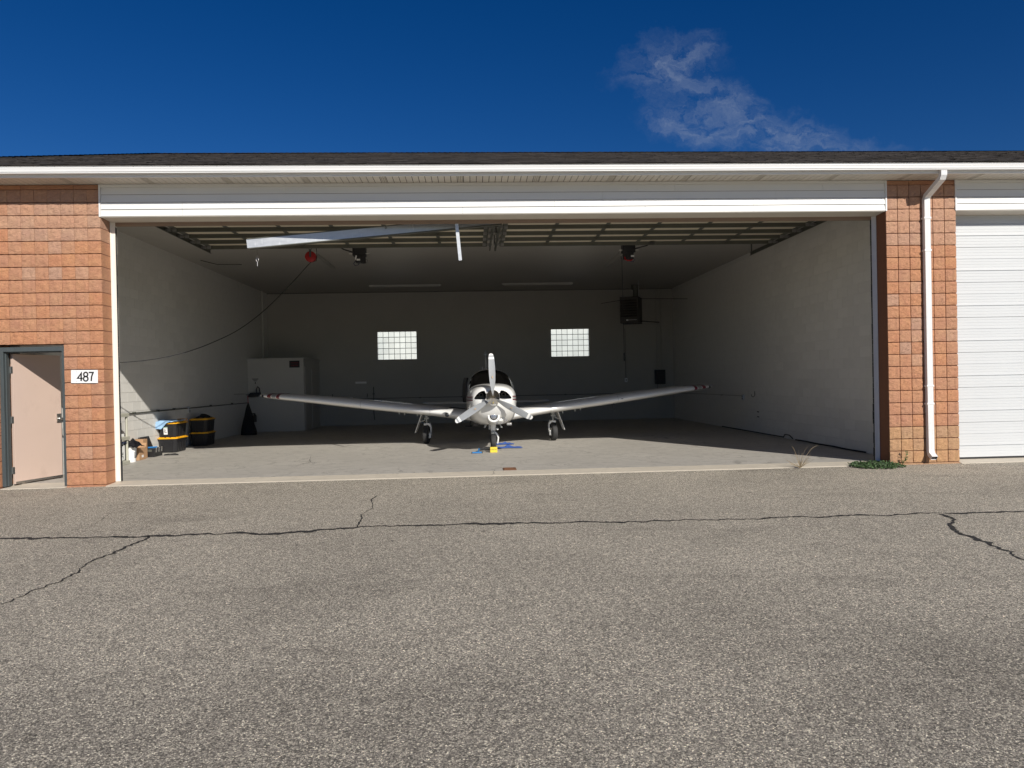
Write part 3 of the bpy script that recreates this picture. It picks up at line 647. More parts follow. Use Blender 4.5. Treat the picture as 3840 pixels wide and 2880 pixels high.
for k in range(nh):
    a = hp0.lerp(hp1, k / nh); b = hp0.lerp(hp1, (k + 1.2) / nh); sd = Vector((.9, -.42, 0)) * .14
    m.add([a + sd + Vector((0, 0, .012)), b + sd + Vector((0, 0, .004)), b + Vector((0, 0, .026)), a + Vector((0, 0, .036))], [(0, 1, 2, 3)]); m.add([a - sd + Vector((0, 0, -.06)), b - sd + Vector((0, 0, -.06)), b + Vector((0, 0, .026)), a + Vector((0, 0, .036))], [(0, 1, 2, 3)])
ro = m.build('ridge_cap', A['shingle'], roof); ro['kind'] = 'stuff'

# pink walk-in door, swung in
wd = part_empty('walk_door', H); FX0, FX1, FZ = DX0 + .010, DX1 - .006, 11 * B - .035
m = MB()
for (a, b, c, d) in ((FX0, FX0 + .055, 0, FZ), (FX1 - .05, FX1, 0, FZ)):
    m.box(a, b, .03, .19, c, d)
m.box(FX0 + .055, FX1 - .05, .03, .19, FZ - .07, FZ)
m.box(FX0 + .055, FX0 + .072, .075, .125, 0, FZ - .07); m.box(FX1 - .067, FX1 - .05, .075, .125, 0, FZ - .07); m.box(FX0 + .072, FX1 - .067, .075, .125, FZ - .087, FZ - .07)
m.build('door_frame', A['frame_grey'], wd, bevel=.003)
LW, LH = .905, 2.085
leaf = part_empty('door_leaf', wd, (FX0 + .06, .20, .018), (0, 0, math.radians(73)))
MB().box(.004, LW, -.045, 0, .0, LH).build('panel', A['pink_door'], leaf, bevel=.002)
m = MB(); m.box(.01, LW - .005, -.052, -.0455, .004, .038); m.build('sweep', A['steel'], leaf)
m = MB(); m.box(LW - .10, LW - .01, -.060, -.0455, .94, 1.09); m.lathe([(0, .028), (.02, .028), (.028, .02), (.06, .018), (.062, 0)], (LW - .055, -.060, 1.0), (0, -1, 0), 14); m.bar((LW - .055, -.115, 1.0), (LW - .16, -.118, 1.0), .018, .018); m.box(LW - .0005, LW + .004, -.04, -.005, .96, 1.07)
m.build('lever_handle', A['steel'], leaf, smooth=True)
for zz in (.22, 1.03, 1.83):
    m = MB(); m.tube([(0, .004, zz - .055), (0, .004, zz + .055)], .009, 8); m.box(-.003, .0035, -.043, .0, zz - .055, zz + .055); m.build('hinge', A['steel'], leaf)

# closed sectional door on the right
cdo = part_empty('closed_overhead_door', H)
def sec_profile():
    p = []; h = .604
    grooves = {.196: (.008, .010), .400: (.004, .006)}
    pts = [(0.0, .008), (.004, .0)]
    for zz in (.050, .100, .150): pts += [(zz - .003, 0), (zz, .0022), (zz + .003, 0)]
    pts += [(.190, 0), (.194, .009), (.202, .009), (.206, -.002)]
    for zz in (.26, .31, .355): pts += [(zz - .003, 0), (zz, .0022), (zz + .003, 0)]
    pts += [(.396, 0), (.400, .005), (.406, .005), (.409, -.001)]
    for zz in (.46, .51, .56): pts += [(zz - .003, 0), (zz, .0022), (zz + .003, 0)]
    pts += [(h - .004, 0), (h, .008)]
    return [(y * (1.6 if y > 0 else 1), z) for z, y in pts] + [(.045, h), (.045, 0)]
dx0, dx1 = XR + 6 * B + .012, XR + 6 * B + 12.79
sp_ = MB().prism(sec_profile(), dx0, dx1, axis='x').mesh('door_section', A['white_door'])
for k in range(7): link('door_section', sp_, cdo, (0, .30, .030 + k * .606))
MB().box(dx0, dx1, .305, .345, .003, .029).build('bottom_seal', A['rubber'], cdo)
MB().box(dx0 - .01, dx1 + .01, .36, .40, -.1, 4.5).build('backing', A['cmu_wall'], cdo)

# open overhead doors under the ceiling
ZS = 4.555
def open_door(x0, x1, label):
    d = part_empty('open_overhead_door', H); d['label'] = label
    nb = 6; pitch = .61
    for k in range(6):
        y1 = 4.25 - k * pitch; y0 = y1 - pitch + .006
        MB().box(x0, x1, y0, y1, ZS, ZS + .045).build('door_section', A['cream_panel'], d)
        ys = y1 - .075
        m = MB(); m.box(x0 + .02, x1 - .02, ys, ys + .003, ZS - .076, ZS - .001); m.box(x0 + .02, x1 - .02, ys + .003, ys + .05, ZS - .076, ZS - .073); m.box(x0 + .02, x1 - .02, ys + .05, ys + .053, ZS - .076, ZS - .02)
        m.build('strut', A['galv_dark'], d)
        for i in range(nb + 1):
            w = .10 if i in (0, nb) else .07
            xc = x0 + .06 + (x1 - x0 - .12) * i / nb
            MB().box(xc - w / 2, xc + w / 2, y0 + .002, ys - .002, ZS - .014, ZS - .0015).build('stile', A['galv_dark'], d)
        for xc, sg in ((x0 + .03, -1), (x1 - .03, 1)):
            m = MB(); m.box(xc - .085, xc - .01, ys - .035, ys - .003, ZS - .07, ZS - .015); m.box(xc + .01, xc + .085, ys - .035, ys - .003, ZS - .07, ZS - .015); m.tube([(xc, ys - .02, ZS - .04), (xc + sg * .13, ys - .02, ZS - .04)], .009, 8); m.lathe([(0, .024), (.022, .024)], (xc + sg * .10, ys - .02, ZS - .04), (sg, 0, 0), 12)
            m.build('roller_hinge', A['hinge'], d)
    return d
open_door(-5.68, .40, 'left of the two open doors, stored flat under the ceiling')
open_door(.64, 6.82, 'right of the two open doors, stored flat under the ceiling')
def track(x, sg, y1):
    m = MB()
    m.box(x - .004, x + .004, .45, y1, ZS - .075, ZS + .0); m.box(x - .03 if sg < 0 else x + .004, x - .004 if sg < 0 else x + .03, .45, y1, ZS - .079, ZS - .075); m.box(x - .03 if sg < 0 else x + .004, x - .004 if sg < 0 else x + .03, .45, y1, ZS - .0, ZS + .004)
    y = .9
    while y < y1: m.box(x - .012 * sg - .012, x - .012 * sg + .012, y, y + .025, ZS, ZC); y += 1.2
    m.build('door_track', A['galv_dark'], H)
track(-5.77, 1, 4.72); track(.47, -1, 4.72); track(.57, 1, 4.78); track(6.91, -1, 5.75)

# centre post swung up under the header, with its lock bar
post = part_empty('swing_post', H)
Lp = Vector((-3.67, .38, 3.862)); Rp = Vector((.555, .64, 4.285))
ax = (Rp - Lp).normalized(); up = Vector((0, 0, 1)); nf = Vector((ax.y, -ax.x, 0)).normalized(); up = ax.cross(-nf).normalized()
if up.z < 0: up = -up
def slab_between(a0, a1, u0, u1, n0, n1, mb, mi=0):
    P = [Lp + ax * a + up * u + nf * n for a in (a0, a1) for u, n in ((u0, n0), (u1, n0), (u1, n1), (u0, n1))]
    mb.hexa(P[:4], P[4:], mi)
Lt = (Rp - Lp).length
m = MB(); slab_between(0, Lt, -.070, .070, 0, .004, m); m.build('web', A['galv'], post)
m = MB(); slab_between(0.02, Lt, .070, .084, -.10, .012, m); slab_between(0.02, Lt, -.084, -.070, -.10, .012, m); slab_between(.02, Lt, -.070, .070, -.10, -.096, m); m.build('flange', A['galv_dark'], post)
m = MB(); m.bar((-.215, .34, 4.24), (-.158, .35, 3.545), .055, .02, up=(0, 1, 0)); m.build('lock_bar', A['galv'], post)

# closet in the back left corner
CX, CY, CZT = -5.50, 12.3, 2.36
clo = MB().box(WL + .001, CX, CY, WB - .001, .0, CZT).build('closet', A['closet'], H); tag(clo, 'white built-in closet in the back left corner')
MB().box(WL + .001, CX + .03, CY - .02, WB - .001, CZT + .001, CZT + .03).build('top_edge', A['closet'], clo)
m = MB(); m.box(CX + .001, CX + .02, 12.42, 12.50, 0, 2.1); m.box(CX + .001, CX + .02, 13.42, 13.50, 0, 2.1); m.box(CX + .001, CX + .02, 12.50, 13.42, 2.03, 2.1); m.build('door_trim', A['closet'], clo)
MB().box(CX + .001, CX + .006, 12.515, 13.405, .015, 2.02).build('closet_door', A['closet'], clo)
MB().box(CX + .0005, CX + .003, 12.50, 12.515, .01, 2.03).build('door_gap', A['dark_slot'], clo)

# unseen hangar added behind; its sunlit white wall brightens the glass blocks
NB = thing('added_hangar', 'unseen white hangar added behind to brighten the glass block windows', 'hangar', (0, 32, 0))
MB().box(-20, 24, 0, 10, -.1, 6.4).build('wall', A['white_metal'], NB)
MB().prism([(-.6, 6.41), (10.6, 6.41), (5, 8.2)], -20.5, 24.5, axis='x').build('roof', A['shingle'], NB)
for k in range(3): MB().box(-17 + 14 * k, -5 + 14 * k, -.06, -.001, 0, 4.3).build('overhead_door', A['white_door'], NB)
# ------------------------------------------------------------------ fixtures
# house number
np_ = thing('number_plate', 'white 487 number plate on the orange block wall', 'sign', (-6.110, -.030, 1.717), 0)
np_.rotation_euler = (0, math.radians(1.0), 0)
m = MB(); m.box(-.205, .205, 0, .004, -.103, .103); m.build('plate', A['white_plastic'], np_)
def oval(cx, cz, rx, rz, n=24): return [(cx + rx * math.cos(2 * PI * k / n), cz + rz * math.sin(2 * PI * k / n)) for k in range(n)] + [(cx + rx, cz)]
for body_, off_ in (([[(.018, -.072), (.018, .066), (-.036, -.030), (.040, -.030)]], -.068), ([oval(0, .033, .030, .034), oval(0, -.035, .034, .036)], .020), ([[(-.034, .064), (.034, .064), (.010, .0), (.004, -.072)]], .100)):
    strokes('digit', [[(x + off_ + .0, z) for x, z in l] for l in body_], .023, A['ink'], np_, (0, -.0016, 0))
m = MB()
for px, pz in ((-.118, .073), (-.118, -.073)): m.lathe([(0, .005), (.003, .005), (.0035, 0)], (px, 0, pz), (0, -1, 0), 8)
m.build('rivet', A['steel'], np_)

def fluorescent(label, c, L, rz, w=.09):
    t = thing('fluorescent_light', label, 'light fixture', c, rz, 'tube lights on the hangar ceiling')
    m = MB(); m.prism([(-w / 2, 0), (-w / 3, -.05), (w / 3, -.05), (w / 2, 0)], -L / 2, L / 2, axis='x'); m.build('housing', A['tube_white'], t)
    for s in (-1, 1): MB().tube([(-L / 2 + .03, s * .018, -.062), (L / 2 - .03, s * .018, -.062)], .012, 8).build('tube', A['tube_white'], t, smooth=True)
    return t
fluorescent('tube light crosswise on the ceiling above the left glass window', (-2.19, 12.85, ZC), 2.4, 0)
fluorescent('tube light crosswise on the ceiling above the right glass window', (2.28, 12.80, ZC), 2.4, 0)
fluorescent('tube light running lengthwise on the ceiling beside the red reel', (-3.83, 7.75, ZC), 2.3, PI / 2)
fluorescent('tube light running lengthwise on the ceiling beside the right opener', (3.94, 8.0, ZC), 2.3, PI / 2)

rl = thing('cord_reel', 'red round cord reel hanging from the ceiling', 'reel', (-3.73, 5.5, ZC))
MB().box(-.06, .06, -.05, .05, -.012, -.001).build('mount', A['galv_dark'], rl)
m = MB(); m.bar((-.045, -.055, -.012), (-.02, -.055, -.13), .014, .006, (0, 1, 0)); m.bar((.045, -.055, -.012), (.02, -.055, -.13), .014, .006, (0, 1, 0)); m.bar((0, -.062, -.12), (0, -.062, -.30), .045, .006, (0, 1, 0)); m.build('yoke', A['frame_grey'], rl)
m = MB(); m.lathe([(-.055, 0), (-.055, .115), (-.045, .128), (.045, .128), (.055, .115), (.055, 0)], (0, 0, -.285), (0, 1, 0), 32); m.build('drum', A['red_paint'], rl, smooth=True)
MB().tube([(.06, 0, -.02), (.135, 0, -.10), (.145, 0, -.25), (.12, 0, -.39), (.06, 0, -.385), (.03, -.02, -.35)], .009, 6).build('hose_end', A['rubber'], rl, smooth=True)
cpts = [(-3.714, 5.484, 4.407), (-4.053, 5.105, 3.89), (-4.524, 4.578, 3.227), (-4.962, 4.088, 2.744), (-5.372, 3.63, 2.44), (-5.756, 3.2, 2.224), (-6.117, 2.796, 2.095), (-6.391, 2.49, 2.034), (-6.636, 2.216, 2.005), (-6.9, 1.92, 2.01), (-7.25, 1.55, 2.05)]
sp2 = []
for i in range(len(cpts) - 1):
    p0, p1, p2, p3 = (Vector(cpts[max(i - 1, 0)]), Vector(cpts[i]), Vector(cpts[i + 1]), Vector(cpts[min(i + 2, len(cpts) - 1)]))
    for k in range(5):
        u = k / 5; sp2.append(.5 * ((2 * p1) + (-p0 + p2) * u + (2 * p0 - 5 * p1 + 4 * p2 - p3) * u * u + (-p0 + 3 * p1 - 3 * p2 + p3) * u ** 3))
sp2.append(Vector(cpts[-1]))
tag(MB().tube(sp2, .0095, 6).build('extension_cord', A['rubber'], smooth=True), 'thin black cord drooping from the red reel to the left wall', 'cord')

def opener(label, x, y, mirror):
    t = thing('door_opener', label, 'door opener', (x, y, 0), 0, 'motors behind the open doors')
    s = -1 if mirror else 1
    m = MB(); m.box(-.15, .15, -.08, .16, 4.52, 4.72); m.box(-.08, .10, -.10, .10, 4.36, 4.52); m.build('motor_box', A['dark_machine'], t, bevel=.01)
    m = MB(); m.lathe([(-.10, .06), (.12, .06)], (s * .09, -.02, 4.45), (0, 0, 1), 14); m.build('gear_motor', A['dark_machine'], t, smooth=True)
    MB().tube([(-.24, 0, 4.58), (.24, 0, 4.58)], .014, 8).build('shaft', A['steel'], t)
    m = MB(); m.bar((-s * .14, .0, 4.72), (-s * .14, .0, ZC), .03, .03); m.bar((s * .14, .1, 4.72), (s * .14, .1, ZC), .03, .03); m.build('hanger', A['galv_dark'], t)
    m = MB(); m.tube([(-s * .12, -.02, 4.60), (-s * .19, -1.0, 4.50), (-s * .25, -1.25, 4.52)], .016, 6); m.bar((-s * .25, -1.30, 4.50), (-s * .25, -1.18, 4.56), .10, .03); m.build('door_arm', A['dark_machine'], t)
    MB().box(-.05 if not mirror else .03, .03 if not mirror else .11, -.105, -.101, 4.40, 4.44).build('label_plate', A['paper'], t)
    m = MB(); m.tube([(-s * .08, -.03, 4.42), (-s * .13, -.05, 4.34), (-s * .10, -.05, 4.29), (-s * .02, -.03, 4.31), (0, -.02, 4.37)], .007, 6); m.build('cable', A['navy'], t, smooth=True)
    m = MB(); m.tube([(s * .14, -.03, 4.45), (s * .2, -.03, 4.42), (s * .17, -.03, 4.35), (s * .1, -.03, 4.36)], .004, 6); m.build('cable', A['rubber'], t, smooth=True)
    return t
o1 = opener('dark door motor hung beside the red reel, with hanging paper tag', -2.60, 5.5, False)
MB().hexa([(-.09, -.11, 4.42), (-.06, -.11, 4.42), (-.04, -.11, 4.52), (-.07, -.11, 4.52)], [(-.09, -.108, 4.42), (-.06, -.108, 4.42), (-.04, -.108, 4.52), (-.07, -.108, 4.52)]).build('paper_tag', A['paper'], o1)
o2 = opener('dark door motor with coiled red hose near the right wall', 3.80, 5.4, True)
MB().tube([(-.12, -.10, 4.40), (-.11, -.11, 4.34), (-.05, -.11, 4.31), (.03, -.11, 4.32), (.06, -.10, 4.34)], .017, 8).build('red_hose', A['red_paint'], o2, smooth=True)
tag(MB().tube([(3.63, 5.4, 4.40), (3.64, 5.4, 2.6), (3.645, 5.4, 2.12)], .006, 6).tube([(3.645, 5.4, 2.12), (3.645, 5.4, 1.93)], .018, 8).build('release_cord', A['rubber']), 'thin black release cord with handle hanging below the right motor', 'cord')

ht = thing('unit_heater', 'dark hanging gas heater in the back right corner', 'heater', (5.38, 12.4, 0), math.radians(-24))
MB().box(-.31, .31, -.33, .33, 3.34, 4.22).build('cabinet', A['brown_case'], ht, bevel=.012)
for k in range(7):
    MB().hexa([(-.27, -.345, 3.58 + k * .085), (.27, -.345, 3.58 + k * .085), (.27, -.331, 3.60 + k * .085), (-.27, -.331, 3.60 + k * .085)], [(-.27, -.375, 3.55 + k * .085), (.27, -.375, 3.55 + k * .085), (.27, -.372, 3.545 + k * .085), (-.27, -.372, 3.545 + k * .085)]).build('louver', A['brown_case'], ht)
m = MB(); m.box(-.10, -.03, -.336, -.331, 3.42, 3.46); m.box(-.015, .25, -.336, -.331, 3.432, 3.436); m.box(-.015, .25, -.336, -.331, 3.446, 3.450); m.build('nameplate', A['paper'], ht)
for xx in (-.27, .27): MB().tube([(xx, 0, 4.22), (xx, 0, ZC)], .008, 6).build('hanger_rod', A['galv'], ht)
m = MB(); m.lathe([(0, .09), (.28, .09), (.28, .14), (.44, .14)], (.12, .2, 4.22), (0, 0, 1), 16); m.build('flue', A['galv_dark'], ht, smooth=True)
m = MB(); m.tube([(-.31, 0, 4.15), (-.85, -.1, 4.08), (-1.0, -.1, 4.06)], .009, 6); m.tube([(.31, 0, 4.16), (1.75, .9, 4.16)], .010, 6); m.tube([(.31, .1, 3.42), (.85, .5, 3.38)], .02, 6); m.build('gas_pipe', A['rubber'], ht)

ep = thing('electrical_panel', 'black electrical panel on the back wall near the right corner', 'electrical panel', (6.92, WB, 1.53))
MB().box(-.19, .19, -.12, -.001, -.265, .265).build('cabinet', A['dark_machine'], ep, bevel=.006)
MB().box(-.165, .165, -.131, -.121, -.24, .24).build('panel_door', A['dark_machine'], ep, bevel=.003)
for xx in (-.09, .07): MB().tube([(xx, -.03, .266), (xx, -.03, 3.25)], .014, 6).build('conduit', A['cmu_wall'], ep)
MB().tube([(-.1, -.03, -.266), (-.1, -.03, -.60)], .010, 6).build('conduit', A['galv_dark'], ep)

def thermostat():
    t = thing('wall_switch', 'small switch box on the back wall below the heater', 'switch', (5.66, WB, 1.44))
    MB().box(-.05, .05, -.04, -.001, -.075, .075).build('box', A['white_plastic'], t, bevel=.004); MB().box(-.012, .012, -.048, -.0405, -.03, .03).build('toggle', A['ink'], t)
    MB().tube([(-.0, -.02, .076), (-.01, -.02, 1.9)], .010, 6).build('conduit', A['galv_dark'], t)
thermostat()
def conduit(label, pts, r=.013, mat='galv_dark', clips=()):
    t = thing('conduit', label, 'conduit', pts[0], 0)
    o = Vector(pts[0]); MB().tube([Vector(p) - o for p in pts], r, 8).build('pipe', A[mat], t, smooth=True)
    for c in clips: MB().box(c[0] - o.x - .03, c[0] - o.x + .03, c[1] - o.y - .02, c[1] - o.y + .02, c[2] - o.z - .022, c[2] - o.z + .022).build('clip', A[mat], t)
conduit('grey conduit along the left wall above the black totes', [(WL + .025, .8, .985), (WL + .025, 12.25, .955)], .014, 'galv_dark', [(WL + .031, y, .98) for y in (4.2, 5.4, 6.3, 8.8, 10.6)])
conduit('thin conduit along the back wall behind the airplane', [(CX + .1, WB - .016, .958), (WR - .1, WB - .016, .945)], .011, 'galv_dark', [(x, WB - .022, .952) for x in (-1.9, -.4, 1.5, 3.4)])
conduit('thin conduit along the right wall under the wing tip', [(WR - .016, WB - .1, .94), (WR - .016, 7.9, .965)], .011, 'cmu_wall', [(WR - .022, 9.5, .958)])
conduit('white vertical pipe in the back left corner above the closet', [(WL + .05, 13.95, CZT + .03), (WL + .05, 13.95, ZC)], .035, 'closet')
def outlet(label, loc, rz):
    t = thing('outlet_box', label, 'outlet', loc, rz, 'outlet boxes on the hangar walls')
    MB().box(-.055, .055, -.045, -.001, -.075, .075).build('box', A['galv'], t, bevel=.004)
    for zz in (-.03, .03): MB().box(-.02, .02, -.049, -.0455, zz - .014, zz + .014).build('socket', A['ink'], t)
outlet('grey outlet box at the end of the left wall conduit, behind the totes', (WL + .001, 7.25, .93), PI / 2)
outlet('outlet box on the back wall conduit right of the closet', (-4.38, WB, .945), 0)
outlet('outlet box at the end of the right wall conduit', (WR - .001, 7.8, .92), -PI / 2)
def wall_hook(label, loc, rz):
    t = thing('wall_hook', label, 'hook', loc, rz, 'hooks on the hangar walls')
    MB().tube([(0, -.006, .08), (0, -.006, -.03), (0, -.04, -.07), (0, -.09, -.05), (0, -.10, .0)], .008, 6).build('hook', A['galv_dark'], t, smooth=True); MB().box(-.015, .015, -.006, -.001, -.02, .08).build('base', A['galv_dark'], t)
wall_hook('bent hook on the right wall right of the wing tip', (WR - .001, 7.0, 1.02), -PI / 2)
wall_hook('hook on the back wall beside the closet', (-5.05, WB, 1.06), 0)
wall_hook('hook on the back wall left of the hanging strap', (-3.80, WB, 1.06), 0)
m = MB(); m.tube([(-3.57, WB - .02, 1.38), (-3.57, WB - .02, 1.12), (-3.575, WB - .02, .45), (-3.55, WB - .02, .18)], .018, 6); m.box(-3.61, -3.53, WB - .045, WB - .002, 1.10, 1.14)
tag(m.build('hanging_strap', A['galv_dark']), 'dark strap hanging on the back wall below the left window', 'strap')
tag(MB().box(-4.22, -3.82, WB - .03, WB - .001, 1.50, 1.575).build('wall_bracket', A['white_plastic'], bevel=.01), 'short white bracket on the back wall between closet and left window', 'bracket')
t = thing('wall_socket', 'pair of small dark sockets low on the right wall', 'socket', (WR, 6.8, .5), -PI / 2)
for zz in (-.065, .065): MB().box(-.06, .06, -.012, -.001, zz - .012, zz + .012).build('socket', A['ink'], t)

# closet signs and gear
es = thing('closet_sign', 'dark sign with red lettering at the top of the closet', 'sign', (-5.79, CY, 2.185))
MB().box(-.165, .165, -.010, -.001, -.112, .112).build('plate', A['ink'], es)
m = MB(); r3 = random.Random(3)
for row, zz in enumerate((.045, -.04)):
    x = -.11
    while x < .11: w = r3.uniform(.012, .03); m.box(x, x + w, -.0115, -.0102, zz - .022, zz + .022); x += w + .012
m.build('lettering', A['ink_red'], es)
nn = thing('wall_notice', 'small notice with lines and a downward arrow on the closet', 'notice', (-7.06, CY, 1.66))
m = MB(); m.box(-.10, .10, -.003, -.001, .055, .075); m.box(-.075, .075, -.003, -.001, .022, .038); m.box(-.045, .045, -.003, -.001, -.008, .006); m.box(-.013, .013, -.003, -.001, -.075, -.03); m.add([(-.028, -.003, -.075), (.028, -.003, -.075), (0, -.003, -.10)], [(0, 1, 2)]); m.build('print', A['ink'], nn)
fe = thing('fire_extinguisher', 'dark fire extinguisher on the closet front, low at its left edge', 'fire extinguisher', (-7.08, CY - .07, .33))
m = MB(); m.lathe([(0, .0), (0, .058), (.20, .058), (.235, .035), (.25, .02), (.27, .02)], (0, 0, 0), (0, 0, 1), 16); m.build('cylinder', A['dark_machine'], fe, smooth=True)
m = MB(); m.box(-.075, .02, -.015, .015, .262, .285); m.tube([(-.03, 0, .265), (-.075, 0, .22), (-.07, 0, .08)], .009, 6); m.build('valve', A['rubber'], fe)
ck = thing('carry_case', 'black carry case with loop handle held on the wall beside the closet', 'case', (-7.0, 12.12, 1.22), 0)
m = MB(); m.prism([(-.22, -.08), (.05, -.085), (.14, .0), (.14, .07), (-.15, .06), (-.22, .0)], -.09, .09, axis='y'); m.build('body', A['dark_machine'], ck, bevel=.012)
MB().tube([(.03, 0, .06), (.02, 0, .17), (.065, 0, .26), (.115, 0, .20), (.125, 0, .07)], .018, 8).build('handle', A['dark_machine'], ck, smooth=True)
MB().tube([(-.2, 0, -.0), (-.29, 0, -.0)], .012, 6).build('peg', A['galv_dark'], ck)
cn = thing('cone_cover', 'tall black cone-shaped cover with a red strap beside the closet', 'cover', (-6.88, 10.9, 0), 0)
m = MB(); rs = []
for k in range(13):
    z = k / 12 * .98; r = .245 * (1 - k / 12) ** .8 + .012
    if k == 0: r *= .93
    rs.append([(r * math.cos(a) * (1 + .04 * math.sin(3 * a + k)), .55 * r * math.sin(a), z + .004) for a in [2 * PI * i / 18 for i in range(18)]])
m.rings(rs, caps=True); m.build('cover', A['black_matte'], cn, smooth=True)
m = MB(); m.bar((0, 0, .97), (-.01, 0, 1.2), .02, .006, (0, 1, 0)); m.build('strap', A['red_paint'], cn)
m = MB(); m.tube([(-.01, 0, 1.19), (-.01, -.0, 1.24), (-.1, 0, 1.26), (-.42, 0, 1.26)], .007, 6); m.build('hook', A['galv_dark'], cn)

# rope clip under the post, small hook, ceiling bits
pc = thing('pulley_clip', 'small bright rope clip hanging under the sunlit end of the post', 'clip', (-3.575, .62, 3.62))
MB().tube([(0, 0, .09), (.0, 0, .30)], .002, 5).build('rope', A['rubber'], pc)
m = MB(); m.tube([(0, 0, .09), (.018, 0, .07), (-.012, 0, .06)], .006, 6); m.tube([(0, 0, .06), (.022, 0, .02), (.012, 0, -.01), (-.012, 0, -.01), (-.022, 0, .02), (0, 0, .06)], .006, 6); m.tube([(0, 0, -.01), (0, 0, -.09)], .006, 6); m.build('hook', A['steel'], pc, smooth=True)
hk = thing('eye_hook', 'small eye hook hanging from the lintel in front of the post', 'hook', (-1.385, .36, 4.12))
m = MB(); m.tube([(0, 0, .06), (0, 0, .0)], .005, 6); m.lathe([(-.02, .012), (.02, .012)], (0, 0, .06), (0, 1, 0), 10); m.tube([(.0, 0, 0), (.016, 0, -.018), (0, 0, -.036), (-.016, 0, -.018), (0, 0, 0)], .005, 6); m.build('hook', A['galv_dark'], hk)
t = thing('ceiling_pipe', 'thin bent pipe on the ceiling near the left wall', 'pipe', (-6.7, 7.9, ZC))
MB().tube([(-.25, -.5, -.02), (.0, .0, -.05), (.62, .05, -.05)], .011, 6).build('pipe', A['galv_dark'], t)
t = MB().tube([(WR - .03, y, .02 + .004 * math.sin(y * 5)) for y in [1.55 + .25 * k for k in range(13)]], .014, 8); t.tube([(WR - .03, 4.7, .03), (WR - .04, 4.85, .10), (WR - .04, 5.1, .10), (WR - .03, 5.2, .03), (WR - .03, 9.5, .02)], .012, 8)
tag(t.build('floor_cable', A['rubber'], smooth=True), 'black cable lying along the foot of the right wall', 'cable')

# ------------------------------------------------------------------ storage pile on the left
def tote(label, loc, rz, L=.72, Wd=.43, Ht=.345):
    t = thing('storage_tote', label, 'storage tote', loc, rz, 'black totes with yellow lids')
    m = MB(); ch = .055; rs = []
    for z, sc in ((0.0, .86), (.02, .88), (Ht - .09, .965), (Ht - .06, .97), (Ht - .055, .995), (Ht - .028, 1.0)):
        a, b = Wd / 2 * sc, L / 2 * sc
        rs.append([(a - ch, -b, z), (a, -b + ch, z), (a, b - ch, z), (a - ch, b, z), (-a + ch, b, z), (-a, b - ch, z), (-a, -b + ch, z), (-a + ch, -b, z)])
    m.rings(rs, caps=True); m.build('body', A['black_plastic'], t, bevel=.006)
    m = MB()
    for s in (-1, 1):
        for yy in (-.22, -.08, .08, .22): m.hexa([(s * .192, yy - .02, .03), (s * .192, yy + .02, .03), (s * .202, yy + .02, .03), (s * .202, yy - .02, .03)], [(s * .205, yy - .02, Ht - .1), (s * .205, yy + .02, Ht - .1), (s * .216, yy + .02, Ht - .1), (s * .216, yy - .02, Ht - .1)])
        for xx in (-.10, .10): m.hexa([(xx - .02, s * .318, .03), (xx + .02, s * .318, .03), (xx + .02, s * .326, .03), (xx - .02, s * .326, .03)], [(xx - .02, s * .340, Ht - .1), (xx + .02, s * .340, Ht - .1), (xx + .02, s * .355, Ht - .1), (xx - .02, s * .355, Ht - .1)])
    m.build('rib', A['black_plastic'], t)
    m = MB(); a, b = Wd / 2 + .018, L / 2 + .018; rs = []
    for z, d in ((Ht - .027, 0), (Ht - .010, 0), (Ht - .006, -.012)):
        A_, B_ = a + d, b + d; rs.append([(A_ - ch, -B_, z), (A_, -B_ + ch, z), (A_, B_ - ch, z), (A_ - ch, B_, z), (-A_ + ch, B_, z), (-A_, B_ - ch, z), (-A_, -B_ + ch, z), (-A_ + ch, -B_, z)])
    m.rings(rs, caps=True)
    for (x0, x1, y0, y1) in ((-.17, -.05, -b + .02, -b + .06), (-.02, .06, -b + .02, -b + .06), (.09, a - .03, -b + .02, -b + .06), (a - .06, a - .02, -.26, -.08), (a - .06, a - .02, -.03, .05), (a - .06, a - .02, .1, .27), (-a + .02, -a + .06, -.26, .27), (-.17, .17, b - .06, b - .02)): m.box(x0, x1, y0, y1, Ht - .007, Ht + .012)
    m.build('lid', A['yellow_plastic'], t, bevel=.004)
    return t
TX = -7.08
tote('lower black tote of the sunlit stack, yellow lid showing', (TX, 5.72, 0.001), 0)
tt = tote('upper black tote of the sunlit stack, under the pale blue towel', (TX - .01, 5.74, .347), 0)
lb = MB(); lb.box(-.07, .03, -.376, -.352, .06, .26); lb2 = part_empty('sticker', tt)
lb = MB(); lb.hexa([(-.065, -.335, .075), (.02, -.335, .075), (.02, -.328, .075), (-.065, -.328, .075)], [(-.065, -.3545, .225), (.02, -.3545, .225), (.02, -.34, .225), (-.065, -.34, .225)]); lb.build('paper', A['paper'], lb2)
lb = MB(); lb.hexa([(-.07, -.3545, .226), (.025, -.3545, .226), (.025, -.34, .226), (-.07, -.34, .226)], [(-.07, -.3575, .25), (.025, -.3575, .25), (.025, -.34, .25), (-.07, -.34, .25)]); lb.build('green_band', A['green_label'], lb2)
lb = MB()
for zz, x0, x1 in ((.20, -.055, -.03), (.205, -.015, .01), (.18, -.05, -.01), (.165, -.05, -.02), (.15, -.055, -.025), (.135, -.05, -.0), (.12, -.05, .005)):
    yy = -.335 - (zz - .075) * .13 - .0012; lb.add([(x0, yy, zz - .004), (x1, yy, zz - .004), (x1, yy - .001, zz + .004), (x0, yy - .001, zz + .004)], [(0, 1, 2, 3)])
lb.build('small_print', A['ink'], lb2)
tote('lower black tote of the shaded stack behind', (-6.98, 7.38, 0.001), math.radians(2))
tote('upper black tote of the shaded stack, under the dark cloth', (-6.985, 7.38, .347), math.radians(2))

